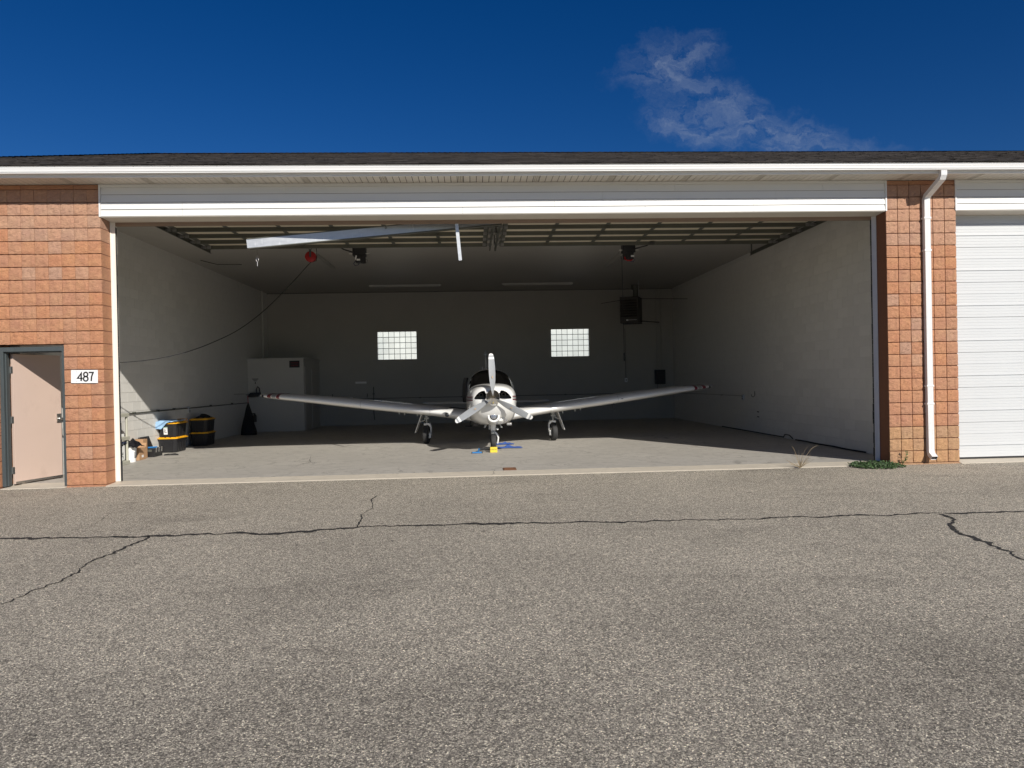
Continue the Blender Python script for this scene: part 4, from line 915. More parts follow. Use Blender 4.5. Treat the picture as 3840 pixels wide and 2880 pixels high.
def cloth(name, label, cat, w, l, fn, mat, loc, rz=0, nx=26, ny=26, th_=.006):
    m = MB(); vs = []
    for j in range(ny + 1):
        for i in range(nx + 1):
            u = i / nx - .5; v = j / ny - .5; vs.append(fn(u, v, u * w, v * l))
    m.add(vs, [(j * (nx + 1) + i, j * (nx + 1) + i + 1, (j + 1) * (nx + 1) + i + 1, (j + 1) * (nx + 1) + i) for j in range(ny) for i in range(nx)])
    o = m.build(name, A[mat], None, smooth=True, fix=False); o.location = loc; o.rotation_euler = (0, 0, rz)
    sd = o.modifiers.new('thickness', 'SOLIDIFY'); sd.thickness = th_; sd.offset = 1
    return tag(o, label, cat)
def drape(u, v, x, y):
    # lies on the lid with folds; hangs over the front left corner of the tote
    z = .014 + .016 * abs(math.sin(6 * u + 4 * v)) + .010 * math.sin(17 * u - 6 * v) * math.cos(8 * v) + .03 * math.exp(-((u + .1) / .25) ** 2 - ((v - .1) / .3) ** 2)
    z = max(.013, z); hang = max(0.0, min(1.0, (.22 - u) / .4)); yy = -.36 + (v + .5) * .70; over = max(0.0, .10 - (v + .5)) / .10
    if v < -.22:
        q = (-.22 - v) / .28
        return (x + .012 * math.sin(9 * q), -.385 - .012 * math.sin(7 * u * 2) - .01 * q, z - q * .17 * hang - (1 - hang) * 0 + (1 - hang) * .0)
    return (x, -.385 + (v + .22) / .72 * .62, z)
cloth('beach_towel', 'pale blue towel draped over the front tote stack', 'towel', .50, .86, drape, 'towel_pale', (TX - .03, 5.72, .70), 0, 34, 34)
def heap(u, v, x, y):
    r = math.hypot(u, v) * 2; h = max(0, 1 - r) ** .8
    return (x * (1 + .15 * math.sin(9 * v)), y, .010 + .13 * h * (.72 + .28 * math.sin(11 * u + 3) * math.cos(9 * v + 1)) + .012 * max(0, math.sin(23 * u + 5 * v)))
cloth('dark_cloth', 'crumpled dark cloth on top of the shaded tote stack', 'cloth', .34, .5, heap, 'black_matte', (-6.97, 7.42, .700), .2)
tag(MB().box(-.085, .085, -.10, .10, 0, .055).build('wooden_block', A['cardboard'], loc=(TX + .13, 5.98, .7065), bevel=.004), 'small brown box on the front tote stack beside the towel', 'box')

# shelf unit
sf = thing('storage_shelf', 'grey plastic shelf unit against the left doorway jamb', 'shelf', (-7.09, 2.72, 0))
for zz in (.02, .50, .965):
    m = MB(); m.box(-.205, .205, -.42, .42, zz + .012, zz + .05); m.box(-.205, -.185, -.42, .42, zz - .018, zz + .012); m.box(.185, .205, -.42, .42, zz - .018, zz + .012); m.box(-.185, .185, -.42, -.40, zz - .018, zz + .012); m.box(-.185, .185, .40, .42, zz - .018, zz + .012)
    m.build('shelf_board', A['shelf_plastic'], sf, bevel=.005)
for xx in (-.165, .165):
    for yy in (-.375, .375):
        for z0, z1 in ((.071, .481), (.551, .946)): MB().tube([(xx, yy, z0), (xx, yy, z1)], .024, 12).build('leg', A['shelf_plastic'], sf, smooth=True)
bx = thing('paper_sack', 'white printed sack with upside-down lettering on the bottom shelf', 'sack', (-7.06, 2.86, .071))
m = MB(); rs = []
for z, a, b in ((0, .11, .165), (.03, .125, .175), (.30, .125, .175), (.345, .10, .165), (.355, .06, .15)):
    rs.append([(a * sx * (1 if k else 1), b * sy, z) for k, (sx, sy) in enumerate(((1, -1), (1, 1), (-1, 1), (-1, -1)))])
m.rings(rs, caps=True); m.build('sack', A['paper'], bx, bevel=.012)
text('lettering', 'WISW', .085, A['ink'], bx, (.1262, -.01, .155), (PI / 2, PI, PI / 2), 1.0, .0005)
m = MB()
for (y0, y1, z0, z1) in ((-.12, .05, .225, .250), (-.10, .04, .205, .212), (-.02, .10, .098, .104), (.02, .10, .086, .090), (-.14, -.03, .020, .038), (.075, .08, .055, .085), (.105, .11, .055, .085), (.08, .105, .080, .085), (.08, .105, .055, .060), (-.12, -.11, .29, .335), (-.07, -.06, .29, .335), (-.11, -.07, .325, .335), (-.11, -.07, .29, .30), (.03, .10, .30, .306), (.03, .10, .315, .32), (.04, .09, .33, .335)): m.box(.1255, .1265, y0, y1, z0, min(z1, .298))
m.build('small_print', A['ink'], bx)
tag(MB().box(-.11, .11, -.17, .17, 0, .055).build('carton', A['paper'], loc=(-7.07, 2.90, .551), bevel=.004), 'flat white carton lying on the middle shelf', 'carton')
m = MB(); m.prism([(-.17, 0), (.16, 0), (-.15, .19)], -.08, .08, axis='x'); tag(m.build('dark_wedge', A['navy'], loc=(-7.08, 2.86, .607)), 'dark wedge-shaped folder on top of the white carton', 'folder')
cloth('navy_bundle', 'dark navy fabric bundle stuffed below the middle shelf', 'fabric', .30, .42, lambda u, v, x, y: (x, y, .0 + .05 * (1 - (2 * u) ** 2) * (1 - (2 * v) ** 2) * (1 + .4 * math.sin(13 * u + 4) * math.sin(11 * v)) ), 'navy', (-7.05, 2.86, .427))
bk = thing('white_bucket', 'white bucket on the floor beside the shelf', 'bucket', (-7.03, 3.46, 0.001))
m = MB(); m.lathe([(0, 0), (0, .100), (.29, .118), (.295, .124), (.325, .124), (.33, .118), (.30, .11), (.30, 0)], (0, 0, 0), (0, 0, 1), 24); m.build('pail', A['white_plastic'], bk, smooth=True)
m = MB()
for zz in (.09, .115, .14, .165, .19): m.box(.100, .1125, -.045, .05, zz, zz + .012)
m.build('print', A['ink'], bk)
cloth('bin_bag', 'shiny black plastic bag spilling over the white bucket', 'bag', .36, .40, lambda u, v, x, y: (x, y, .02 + .12 * max(0, 1 - (math.hypot(u, v) * 2) ** 2) * (.8 + .2 * math.sin(17 * u + 9 * v)) - .09 * max(0, math.hypot(u, v) * 2 - .72) + .012 * math.sin(25 * u) * math.cos(19 * v)), 'bin_bag', (-7.02, 3.50, .335))
cb = thing('cardboard_box', 'brown cardboard box with white label in front of the toolbox', 'box', (-7.10, 3.90, 0.001))
MB().box(-.12, .12, -.15, .15, 0, .25).build('carton', A['cardboard'], cb, bevel=.003)
m = MB(); m.hexa([(-.12, -.152, .25), (.12, -.152, .25), (.12, -.15, .25), (-.12, -.15, .25)], [(-.13, -.23, .30), (.11, -.23, .29), (.11, -.228, .29), (-.13, -.228, .30)]); m.hexa([(-.12, .15, .25), (.12, .15, .25), (.12, .152, .25), (-.12, .152, .25)], [(-.12, .20, .34), (.12, .20, .34), (.12, .202, .34), (-.12, .202, .34)]); m.build('flap', A['cardboard'], cb)
m = MB(); m.box(-.06, .02, -.1512, -.1502, .05, .10); m.build('label', A['paper'], cb)
MB().box(.1202, .1212, -.04, .05, .05, .10).build('label', A['paper'], cb)
cb = thing('cardboard_box', 'smaller brown box behind the white bucket and against the wall', 'box', (-7.17, 4.22, 0.001), 0)
MB().box(-.11, .11, -.10, .10, 0, .41).build('carton', A['cardboard'], cb, bevel=.003)
tb = thing('tool_box', 'black plastic toolbox with its lid open', 'toolbox', (-7.06, 4.60, 0.001))
m = MB(); m.hexa([(-.11, -.21, 0), (.11, -.21, 0), (.11, .21, 0), (-.11, .21, 0)], [(-.125, -.235, .185), (.125, -.235, .185), (.125, .235, .185), (-.125, .235, .185)]); m.build('body', A['black_plastic'], tb, bevel=.008)
m = MB(); m.hexa([(-.13, -.235, .19), (-.10, -.235, .20), (-.10, .235, .20), (-.13, .235, .19)], [(-.22, -.235, .43), (-.185, -.235, .44), (-.185, .235, .44), (-.22, .235, .43)]); m.build('lid', A['black_plastic'], tb, bevel=.008)
for yy in (-.14, .0, .14):
    m = MB(); m.bar((.124, yy, .10), (.133, yy, .20), .045, .014, (1, 0, 0)); m.build('latch', A['steel'], tb, bevel=.003)
MB().box(-.08, .07, -.236, -.228, .12, .17).build('corner_pad', A['galv_dark'], tb)
tag(MB().tube([(-.075, -.06, 0), (.06, .08, .0)], .017, 8).build('blue_grip', A['blue_plastic'], loc=(-7.04, 4.53, .205)), 'bright blue tool grip lying in the open toolbox', 'tool')
m = MB(); m.tube([(0, 0, .012), (.10, .05, .02), (.22, .06, .03), (.30, .02, .015), (.22, -.03, .02), (.10, -.01, .03), (0, .02, .012)], .012, 8)
tag(m.build('black_strap', A['rubber'], loc=(-6.88, 4.72, 0.001), smooth=True), 'looped black strap on the floor by the toolbox', 'strap')

# ------------------------------------------------------------------ things on the floor near the nose wheel
ch = thing('wheel_chock', 'yellow wheel chock marked N3372M against the nose tyre', 'chock', (.425, 3.62, 0.001))
m = MB(); m.prism([(-.09, 0), (.10, 0), (.10, .02), (.06, .10), (-.05, .115), (-.09, .11)], -.075, .075, axis='x'); m.build('body', A['yellow_paint'], ch, bevel=.004)
text('registration', 'N3372M', .036, A['ink'], ch, (0, -.0905, .062), (PI / 2, 0, 0), 1.0, .0005)
m = MB(); m.tube([(-.1, 0, .018), (.1, 0, .018)], .018, 10); m.build('bar', A['blue_plastic'], None)
tw = thing('tow_bar', 'blue handled tow bar lying left of the nose wheel', 'tow bar', (.07, 3.42, 0.001))
bo = [o for o in COL.objects if o.name.startswith('bar') and o.parent is None][-1]; bo.name = 'handle'; bo.parent = tw
m = MB(); m.lathe([(0, .019), (.018, .019)], (-.118, 0, .018), (1, 0, 0), 10); m.lathe([(0, .019), (.018, .019)], (.1, 0, .018), (1, 0, 0), 10); m.build('end_cap', A['rubber'], tw)
m = MB(); m.bar((.02, .02, .018), (.05, .42, .06), .03, .02); m.build('shaft', A['blue_plastic'], tw)
m = MB(); m.bar((.05, .42, .06), (.29, .45, .075), .03, .03); m.bar((.05, .40, .03), (.33, .32, .055), .02, .02); m.build('fork', A['rubber'], tw)
def rag(seed):
    r = random.Random(seed); ph = [r.uniform(0, 6) for _ in range(6)]
    def f(u, v, x, y):
        e = max(0, 1 - (2 * u) ** 4) * max(0, 1 - (2 * v) ** 4)
        z = .008 + e * (.012 * abs(math.sin(7 * u + ph[0] + 2 * v)) + .010 * abs(math.sin(13 * u - 6 * v + ph[1])) + .034 * math.exp(-((u - .05) / .07) ** 2 - ((v - .1) / .28) ** 2))
        return (x + .03 * math.sin(9 * v + ph[2]), y + .03 * math.sin(7 * u + ph[3]), z)
    return f
o = cloth('shop_towel', 'crumpled blue towel on the floor, the nearer of the two right of the nose wheel', 'towel', .60, .30, rag(1), 'towel_blue', (.76, 4.50, .001), .05, 34, 24); o['group'] = 'blue towels by the nose wheel'
o = cloth('shop_towel', 'crumpled blue towel on the floor, the farther of the two right of the nose wheel', 'towel', .48, .30, rag(2), 'towel_blue', (.70, 5.45, .001), -.08, 34, 24); o['group'] = 'blue towels by the nose wheel'

# ------------------------------------------------------------------ airplane
AX, YP = .42, 3.20
P = thing('airplane', 'white low-wing airplane with three-blade propeller facing out of the hangar', 'airplane', (AX, YP, 0))
def ring(y, hw, zt, zb, zw, n=2.6, seg=40, t0=0, t1=2 * PI, full=True, off=0.0):
    out = []; cnt = seg if full else seg + 1
    for k in range(cnt):
        t = t0 + (t1 - t0) * k / seg; c, s_ = math.cos(t), math.sin(t)
        x = (hw + off) * math.copysign(abs(c) ** (2 / n), c); h = (zt - zw + off) if s_ >= 0 else (zw - zb + off)
        out.append((x, y, zw + h * math.copysign(abs(s_) ** (2 / n), s_)))
    return out
BODY = [(.095, .29, 1.335, .985, 1.16, 2.3), (.11, .335, 1.365, .95, 1.155, 2.4), (.15, .405, 1.395, .86, 1.14, 2.5), (.24, .455, 1.418, .75, 1.12, 2.6), (.42, .490, 1.435, .635, 1.09, 2.8), (.7, .520, 1.448, .575, 1.07, 3.0), (1.0, .540, 1.455, .545, 1.05, 3.1), (1.36, .555, 1.46, .53, 1.04, 3.2),
        (1.8, .565, 1.44, .53, 1.03, 3.2), (2.4, .57, 1.42, .53, 1.03, 3.2), (3.4, .55, 1.42, .56, 1.04, 3.0), (4.3, .43, 1.40, .64, 1.05, 2.7), (5.4, .29, 1.33, .76, 1.06, 2.4), (6.5, .17, 1.25, .88, 1.07, 2.2), (7.35, .07, 1.17, .97, 1.07, 2.0)]
def body_at(y):
    for a, b in zip(BODY, BODY[1:]):
        if a[0] <= y <= b[0]:
            u = (y - a[0]) / (b[0] - a[0]); return tuple(y if i == 0 else a[i] + (b[i] - a[i]) * u for i in range(6))
    return BODY[-1]
# cowling with two inlets cut in
m = MB(); rs = [ring(*b) for b in BODY[:8]]; m.rings(rs, caps=True); cowl = m.build('cowling', [A['plane_white'], A['dark_slot']], P, smooth=True)
eye = [(.135, 1.135), (.135, 1.25), (.165, 1.318), (.225, 1.315), (.29, 1.285), (.345, 1.235), (.385, 1.18), (.395, 1.145), (.37, 1.130), (.25, 1.127)]
cut = MB(); cut.prism(eye, -.2, .62, 'y', 1); cut.prism([(-x, z) for x, z in eye], -.2, .62, 'y', 1)
cuto = cut.build('inlet_cutter', [A['plane_white'], A['dark_slot']], P)
bmod = cowl.modifiers.new('inlets', 'BOOLEAN'); bmod.operation = 'DIFFERENCE'; bmod.object = cuto; bmod.solver = 'EXACT'
bpy.context.view_layer.update()
dg_ = bpy.context.evaluated_depsgraph_get(); newme = bpy.data.meshes.new_from_object(cowl.evaluated_get(dg_))
cowl.modifiers.clear(); cowl.data = newme; bpy.data.objects.remove(cuto); sharp(newme, 40)
for s in (-1, 1):
    e = [(s * x, z) for x, z in eye]; pts = []
    for (x, z) in e + [e[0]]:
        # walk back until the point lies on the cowl surface
        yy = .1
        for k in range(60):
            b = body_at(.095 + k * .008); hz = (b[2] - b[4]) if z > b[4] else (b[4] - b[3])
            if (abs(x) / b[1]) ** b[5] + (abs(z - b[4]) / hz) ** b[5] <= 1: yy = b[0]; break
        pts.append((x, yy - .002, z))
    MB().tube(pts, .007, 6, cap=False).build('inlet_lip', A['plane_white'], P, smooth=True)
    m = MB(); m.box(min(s * .17, s * .37), max(s * .17, s * .37), .48, .54, 1.128, 1.20); m.lathe([(0, .05), (.12, .05), (.13, .03)], (s * .24, .50, 1.22), (0, -1, 0), 14); m.build('engine_baffle', M('engine_beige', (.50, .43, .33), .6, var=.2, vscale=20), P)
# fuselage
m = MB(); rs = [ring(*b) for b in BODY[7:]]; m.rings(rs, caps=True); m.build('fuselage', A['plane_white'], P, smooth=True)
for yy in (.30, .92):
    b = body_at(yy); MB().rings([ring(yy, b[1] + .002, b[2] + .002, b[3] - .002, b[4], b[5]), ring(yy + .006, b[1] + .0025, b[2] + .0025, b[3] - .0025, b[4], b[5])]).build('cowl_seam', A['plane_grey'], P, smooth=True) if yy > .5 else None
for s in (-1, 1):
    m = MB()
    for k in range(9):
        yy = .34 + k * .115; b = body_at(yy); zz = 1.05; x = b[1] * (1 - (abs(zz - b[4]) / (b[4] - b[3] if zz < b[4] else b[2] - b[4])) ** b[5]) ** (1 / b[5]); m.lathe([(0, .006), (.003, .005), (.0035, 0)], (s * x, yy, zz), (s, 0, 0), 8)
    m.build('cowl_fastener', A['steel'], P)
m = MB(); m.rings([ring(1.352, .5575, 1.4625, .5275, 1.04, 3.2), ring(1.368, .558, 1.463, .527, 1.04, 3.2)]); m.build('firewall_seam', A['dark_slot'], P, smooth=True)
CAB = [(1.28, .500, 1.452), (1.42, .522, 1.530), (1.6, .535, 1.625), (1.8, .542, 1.705), (2.02, .546, 1.768), (2.3, .548, 1.800), (3.0, .545, 1.792), (3.8, .485, 1.67), (4.6, .37, 1.49), (5.3, .28, 1.34)]
def arch(y, hw, zt, t0, t1, seg=26, n=2.7, z0=1.12, off=0.0):
    out = []
    for k in range(seg + 1):
        t = t0 + (t1 - t0) * k / seg; c, s_ = math.cos(t), math.sin(t)
        out.append(((hw + off) * math.copysign(abs(c) ** (2 / n), c), y, z0 + (zt - z0 + off) * abs(s_) ** (2 / n)))
    return out
m = MB(); m.rings([arch(*c, 0, PI) for c in CAB[3:]], close=False); m.build('cabin_roof', A['plane_white'], P, smooth=True, fix=False)
m = MB(); m.rings([arch(*c, .0, PI, off=.0) for c in CAB[:5]], close=False); m.build('windshield', A['glass_dark'], P, smooth=True, fix=False)
for s in (0, 1):
    ed = []
    for c in CAB[:5]:
        a = arch(*c, .0, PI, seg=40, off=.004); ed.append(a[40 - 6] if s else a[6])
    ed = [arch(*c, 0, PI, seg=40, off=.003)[(40 - k) if s else k] for c, k in zip(CAB[:5], (2, 3, 4, 5, 6))]
    MB().tube(ed, .009, 6).build('windshield_pillar', A['plane_white'], P, smooth=True)
m = MB(); a1 = arch(2.00, .547, 1.766, .0, PI, off=.004); a2 = arch(2.06, .548, 1.778, 0, PI, off=.004); m.rings([a1, a2], close=False); m.build('windshield_bow', A['plane_grey'], P, smooth=True, fix=False)
for s in (0, 1):
    for (ya, yb) in ((2.2, 2.85), (2.95, 3.6)):
        rs = []
        for k in range(5):
            y = ya + (yb - ya) * k / 4
            for a, b in zip(CAB, CAB[1:]):
                if a[0] <= y <= b[0]: u = (y - a[0]) / (b[0] - a[0]); c = (y, a[1] + (b[1] - a[1]) * u, a[2] + (b[2] - a[2]) * u); break
            rs.append(arch(*c, (.12 if s else PI - .42), (.42 if s else PI - .12), 8, off=.004))
        MB().rings(rs, close=False).build('side_window', A['glass_dark'], P, smooth=True, fix=False)
# open cabin door on the picture's left, its shade painted in as a dark colour
m = MB(); rs = []
for k in range(6):
    u = k / 5; rs.append([(-.572 - .085 * u, 1.95 + .55 * u, 1.02), (-.585 - .085 * u, 1.95 + .55 * u, 1.25), (-.570 - .085 * u, 1.95 + .55 * u, 1.45), (-.535 - .085 * u, 1.95 + .55 * u, 1.60)])
m.rings(rs, close=False); d_ = m.build('cabin_door', A['dark_machine'], P, smooth=True, fix=False); q = d_.modifiers.new('thickness', 'SOLIDIFY'); q.thickness = .03
# side stripes following the skin
def stripe(name, side, z0f, z1f, ys, mat):
    rs = []
    for i, y in enumerate(ys):
        b = body_at(y); u = i / (len(ys) - 1); r_ = []
        for k in range(4):
            z = z0f(u) + (z1f(u) - z0f(u)) * k / 3; hz = (b[2] - b[4]) if z > b[4] else (b[4] - b[3])
            x = b[1] * max(0, 1 - (abs(z - b[4]) / hz) ** b[5]) ** (1 / b[5]) + .003
            r_.append((side * x, y - .001, z))
        rs.append(r_)
    MB().rings(rs, close=False).build(name, A[mat], P, smooth=True, fix=False)
ys = [.17 + .06 * k for k in range(8)] + [.7, .9, 1.1, 1.33, 1.6, 2.0, 2.6, 3.3, 4.2]
for s in (-1, 1):
    dz = lambda u: -.03 * u if u < .5 else -.015
    stripe('side_stripe', s, lambda u: 1.175 + dz(u), lambda u: 1.198 + dz(u), ys, 'maroon')
    stripe('side_stripe', s, lambda u: 1.143 + dz(u), lambda u: 1.165 + dz(u), ys, 'plane_grey')
    stripe('side_stripe', s, lambda u: 1.108 + dz(u) * 1.3, lambda u: 1.132 + dz(u) * 1.3, ys, 'maroon')
# chin with landing light
lg = part_empty('landing_light', P)
m = MB(); m.lathe([(-.02, .12), (0, .128), (.05, .150), (.25, .185), (.5, .17), (.75, .05)], (.015, .23, .775), (0, 1, -.04), 28); m.build('housing', A['plane_white'], lg, smooth=True)
m = MB(); m.lathe([(-.028, .086), (-.030, .125), (-.018, .132), (0, .132)], (.015, .23, .775), (0, 1, -.04), 28); m.build('bezel', A['plane_white'], lg, smooth=True)
m = MB(); m.lathe([(-.024, .062), (-.024, .087), (-.005, .087)], (.015, .23, .775), (0, 1, -.04), 28); m.build('ring', A['dark_slot'], lg, smooth=True)
m = MB(); m.lathe([(-.034, 0), (-.032, .03), (-.026, .062), (-.01, .064)], (.015, .23, .775), (0, 1, -.04), 28); m.build('lens', A['lens'], lg, smooth=True)
m = MB()
for a in (45, 135, 225, 315): m.lathe([(-.034, .0), (-.034, .007), (-.028, .007)], (.015 + .106 * math.cos(math.radians(a)), .23, .775 + .106 * math.sin(math.radians(a))), (0, 1, -.04), 8)
m.build('screw', A['rubber'], lg)
m = MB(); m.lathe([(0, .03), (.01, .08), (.06, .12), (.3, .15), (.6, .10), (.8, .02)], (.15, .28, .745), (0, 1, -.06), 24); m.build('chin_scoop', A['plane_white'], P, smooth=True)
m = MB(); pts = []
for k in range(12):
    t = -1.1 + 2.0 * k / 11; pts.append((.015 + .195 * math.cos(t), .285 + .02 * abs(t), .775 + .175 * math.sin(t)))
m.tube(pts, .012, 6); m.build('scoop_slot', A['plane_grey'], P, smooth=True)
for s in (-1, 1):
    m = MB(); m.box(s * .36 - .055, s * .36 + .055, .66, .80, .548, .60); m.build('exhaust_flap', A['brown_case'] if s < 0 else A['steel'], P, bevel=.01)
# spinner and blades
pr = part_empty('propeller', P, (0, 0, 1.165), (0, math.radians(-1.8), 0))
m = MB(); m.lathe([(.06, 0), (.06, .165), (.03, .168), (0.0, .166), (-.04, .158), (-.10, .135), (-.17, .095), (-.23, .055), (-.27, .024), (-.285, 0)], (0, 0, 0), (0, 1, 0), 40); m.build('spinner', A['chrome'], pr, smooth=True)
prof = [(.10, .030, .034, 44), (.17, .042, .030, 40), (.25, .058, .024, 35), (.36, .069, .019, 29), (.50, .074, .015, 24), (.64, .072, .012, 20), (.75, .066, .010, 18), (.80, .062, .009, 17), (.845, .057, .008, 16.5), (.88, .049, .007, 16), (.9, .041, .006, 16), (.913, .027, .005, 16), (.918, .010, .004, 16)]
prof_m = []
for a, b in zip(prof, prof[1:]):
    mid = (a[0] + b[0]) / 2; prof_m.append(1 if mid > .87 or .79 < mid < .835 else 0)
def blade_mesh():
    m = MB(); rings_ = []
    for (r, hc, th_, tw_) in prof:
        t = math.radians(tw_); pts = []
        for k in range(14):
            a = 2 * PI * k / 14; cx = hc * math.cos(a); ty = th_ * .5 * math.sin(a) * (1.0 if math.sin(a) < 0 else .35)
            cx += hc * .12
            pts.append((cx * math.cos(t) - ty * math.sin(t) * -1, cx * math.sin(t) + ty * math.cos(t), r))
        rings_.append(pts)
    n = 14
    for i in range(len(rings_) - 1): m.rings([rings_[i], rings_[i + 1]], mi=prof_m[i])
    m.add(rings_[-1], [tuple(range(n))], 1)
    return m
bm_ = blade_mesh(); bme = bm_.mesh('blade', [A['blade'], A['blade_white']], True)
import bmesh as _bm
q_ = _bm.new(); q_.from_mesh(bme); _bm.ops.remove_doubles(q_, verts=q_.verts, dist=1e-5); _bm.ops.recalc_face_normals(q_, faces=q_.faces); q_.to_mesh(bme); q_.free(); sharp(bme, 50)
dcm = MB(); dcm.lathe([(0, 0), (0, .024), (.001, .024)], (0, 0, 0), (0, 1, 0), 18); dme = dcm.mesh('blade_decal', M('decal_tan', (.52, .36, .22), .4))
for k in range(3):
    link('blade', bme, pr, (0, -.04, 0), rot=(0, math.radians(120 * k), 0))
    e_ = Matrix.Rotation(math.radians(120 * k), 4, 'Y') @ Matrix.Translation((.01, -.062, .43)) @ Matrix.Rotation(math.radians(27), 4, 'Z')
    dd = link('blade_decal', dme, pr); dd.matrix_local = e_ @ Matrix.Diagonal((.55, 1, 1, 1))
# wings
def foil(n=22, t=.15):
    up = []; lo = []
    for i in range(n + 1):
        x = .5 * (1 - math.cos(PI * i / n)); yt = 5 * t * (.2969 * math.sqrt(x) - .126 * x - .3516 * x * x + .2843 * x ** 3 - .1036 * x ** 4); cm = .03 * 4 * x * (1 - x) * .7
        up.append((x, cm + yt)); lo.append((x, cm - yt))
    return up[::-1] + lo[1:-1]
WS = [(.40, 1.98, 2.05, .685, .135), (.55, 2.06, 1.97, .70, .14), (1.0, 2.30, 1.77, .755, .148), (1.43, 2.48, 1.62, .805, .152), (2.6, 2.50, 1.61, .95, .15), (3.3, 2.55, 1.55, 1.035, .148), (4.3, 2.66, 1.33, 1.155, .14), (4.9, 2.73, 1.18, 1.218, .13), (5.15, 2.80, 1.05, 1.24, .115), (5.30, 2.92, .85, 1.252, .10), (5.39, 3.08, .60, 1.26, .085), (5.425, 3.25, .33, 1.262, .08)]
WS = [(x if x <= 1.43 else 1.43 + (x - 1.43) * 1.032, r[0] - .38, r[1], r[2] + .014, r[3]) for (x, *r_) in WS for r in [tuple(r_)]]
def wing_sec(x, off=0.0):
    for a, b in zip(WS, WS[1:]):
        if a[0] <= x <= b[0]:
            u = (x - a[0]) / (b[0] - a[0]); return [a[i] + (b[i] - a[i]) * u for i in range(5)]
    return list(WS[-1])
def wing_ring(s, x, off=0.0, sl=None, sweep=0.0):
    w = wing_sec(x); pts = []
    F = foil(22, w[4])
    if sl: F = F[sl[0]:sl[1]]
    for (c, z) in F:
        d = Vector((0, (c - .3), z * 2.5)); d = d.normalized() * off if d.length > 0 else d
        pts.append((s * (x + sweep * c), w[1] + c * w[2] + d.y, w[3] + (z) * w[2] - .035 * c * w[2] + d.z))
    return pts
for s in (-1, 1):
    wg = part_empty('wing', P)
    m = MB(); m.rings([wing_ring(s, w[0]) for w in WS], caps=True); m.build('skin', A['plane_white'], wg, smooth=True)
    for (xa, xb, mt) in ((4.97, 5.045, 'maroon'), (5.065, 5.16, 'plane_grey'), (5.18, 5.27, 'maroon')):
        MB().rings([wing_ring(s, xa + (xb - xa) * k / 3, .003, sweep=-.22) for k in range(4)], caps=False).build('tip_stripe', A[mt], wg, smooth=True)
    for xs_ in (1.43, 3.05):
        MB().rings([wing_ring(s, xs_ - .003, .0012), wing_ring(s, xs_ + .003, .0012)]).build('skin_seam', A['plane_grey'], wg)
    w = wing_sec(5.42); m = MB(); m.lathe([(-.012, 0), (-.010, .022), (0, .034)], (s * 5.39, wing_sec(5.39)[1] - .0, wing_sec(5.39)[3] + .0), (0, 1, 0), 14); m.build('navigation_light', A['rubber'], wg, smooth=True)
    w = wing_sec(2.2); m = MB(); m.lathe([(0, .055), (.006, .055), (.012, .03), (.014, 0)], (s * 2.15, w[1] + .35, w[3] + .135), (0, 0, 1), 16); m.build('fuel_cap', A['steel'], wg, smooth=True)
    m = MB()
    for xx in (1.75, 2.05, 2.18): w = wing_sec(xx); m.tube([(s * xx, w[1] + .35, w[3] - .07), (s * xx, w[1] + .35, w[3] - .16)], .007, 6)
    m.build('drain', A['plane_white'], wg)
    if s < 0:
        MB().rings([wing_ring(s, x, .0035, (10, 17)) for x in (.56, .7, .85, .98)], close=False).build('wing_walk', A['black_matte'], wg, smooth=True, fix=False)
        m = MB(); w = wing_sec(.98); m.lathe([(-.02, .035), (.02, .05), (.1, .05)], (s * 1.02, w[1] + .01, w[3] - .02), (0, 1, 0), 16); m.build('landing_lens', A['dark_slot'], wg, smooth=True)
    else:
        w = wing_sec(3.0); m = MB(); m.bar((s * 3.0, w[1] + .3, w[3] - .08), (s * 3.0, w[1] + .25, w[3] - .26), .012, .05, (0, 1, 0)); m.build('pitot_mast', A['rubber'], wg)
        w = wing_sec(1.02); m = MB(); m.lathe([(-.016, .02), (.0, .045), (.03, .05)], (s * .93, w[1] + .03, w[3] + .015), (0, 1, 0), 16); m.build('vent', A['plane_grey'], wg, smooth=True)
        w = wing_sec(3.15); MB().box(s * 3.12, s * 3.17, w[1] - .012, w[1] + .03, w[3] - .004, w[3] + .008).build('stall_vane', A['rubber'], wg)
# tail
m = MB(); T = [(.05, 7.05, .80, .865, .10), (1.6, 7.10, .78, .87, .10), (1.84, 7.14, .72, .87, .09), (1.92, 7.22, .55, .87, .08), (1.955, 7.35, .25, .87, .06)]
def tail_ring(s, w): return [(s * w[0], w[1] + c * w[2], w[3] + (z - .5 * .03) * w[2]) for c, z in foil(12, w[4])]
for s in (-1, 1): m.rings([tail_ring(s, w) for w in T], caps=True)
m.build('stabilator', A['plane_white'], P, smooth=True)
m = MB(); V = [(1.15, 5.9, 1.75, .055), (1.35, 6.45, 1.25, .07), (1.7, 6.75, .98, .08), (2.1, 7.03, .74, .085), (2.30, 7.16, .60, .085), (2.34, 7.22, .48, .07)]
m.rings([[(z * w[2] * (w[3] / .12) * .8, w[1] + c * w[2], w[0]) for c, z in [(c, (z - .084 * c * (1 - c))) for c, z in foil(12, .12)]] for w in V], caps=True); m.build('fin', A['plane_white'], P, smooth=True)
m = MB(); m.lathe([(0, .05), (.04, .05), (.05, .02), (.11, .03), (.12, 0)], (0, 7.4, 2.33), (0, 0, 1), 12); m.box(-.05, .05, 7.2, 7.6, 2.30, 2.345); m.build('beacon', A['plane_grey'], P)
m = MB(); m.tube([(-.30, 7.0, 1.83), (0, 7.0, 1.83), (.30, 7.0, 1.83)], .007, 6); m.build('antenna', A['plane_grey'], P)
m = MB(); m.bar((-.16, 3.2, 1.80), (-.16, 3.3, 1.83), .02, .10); m.build('roof_vent', A['plane_white'], P)
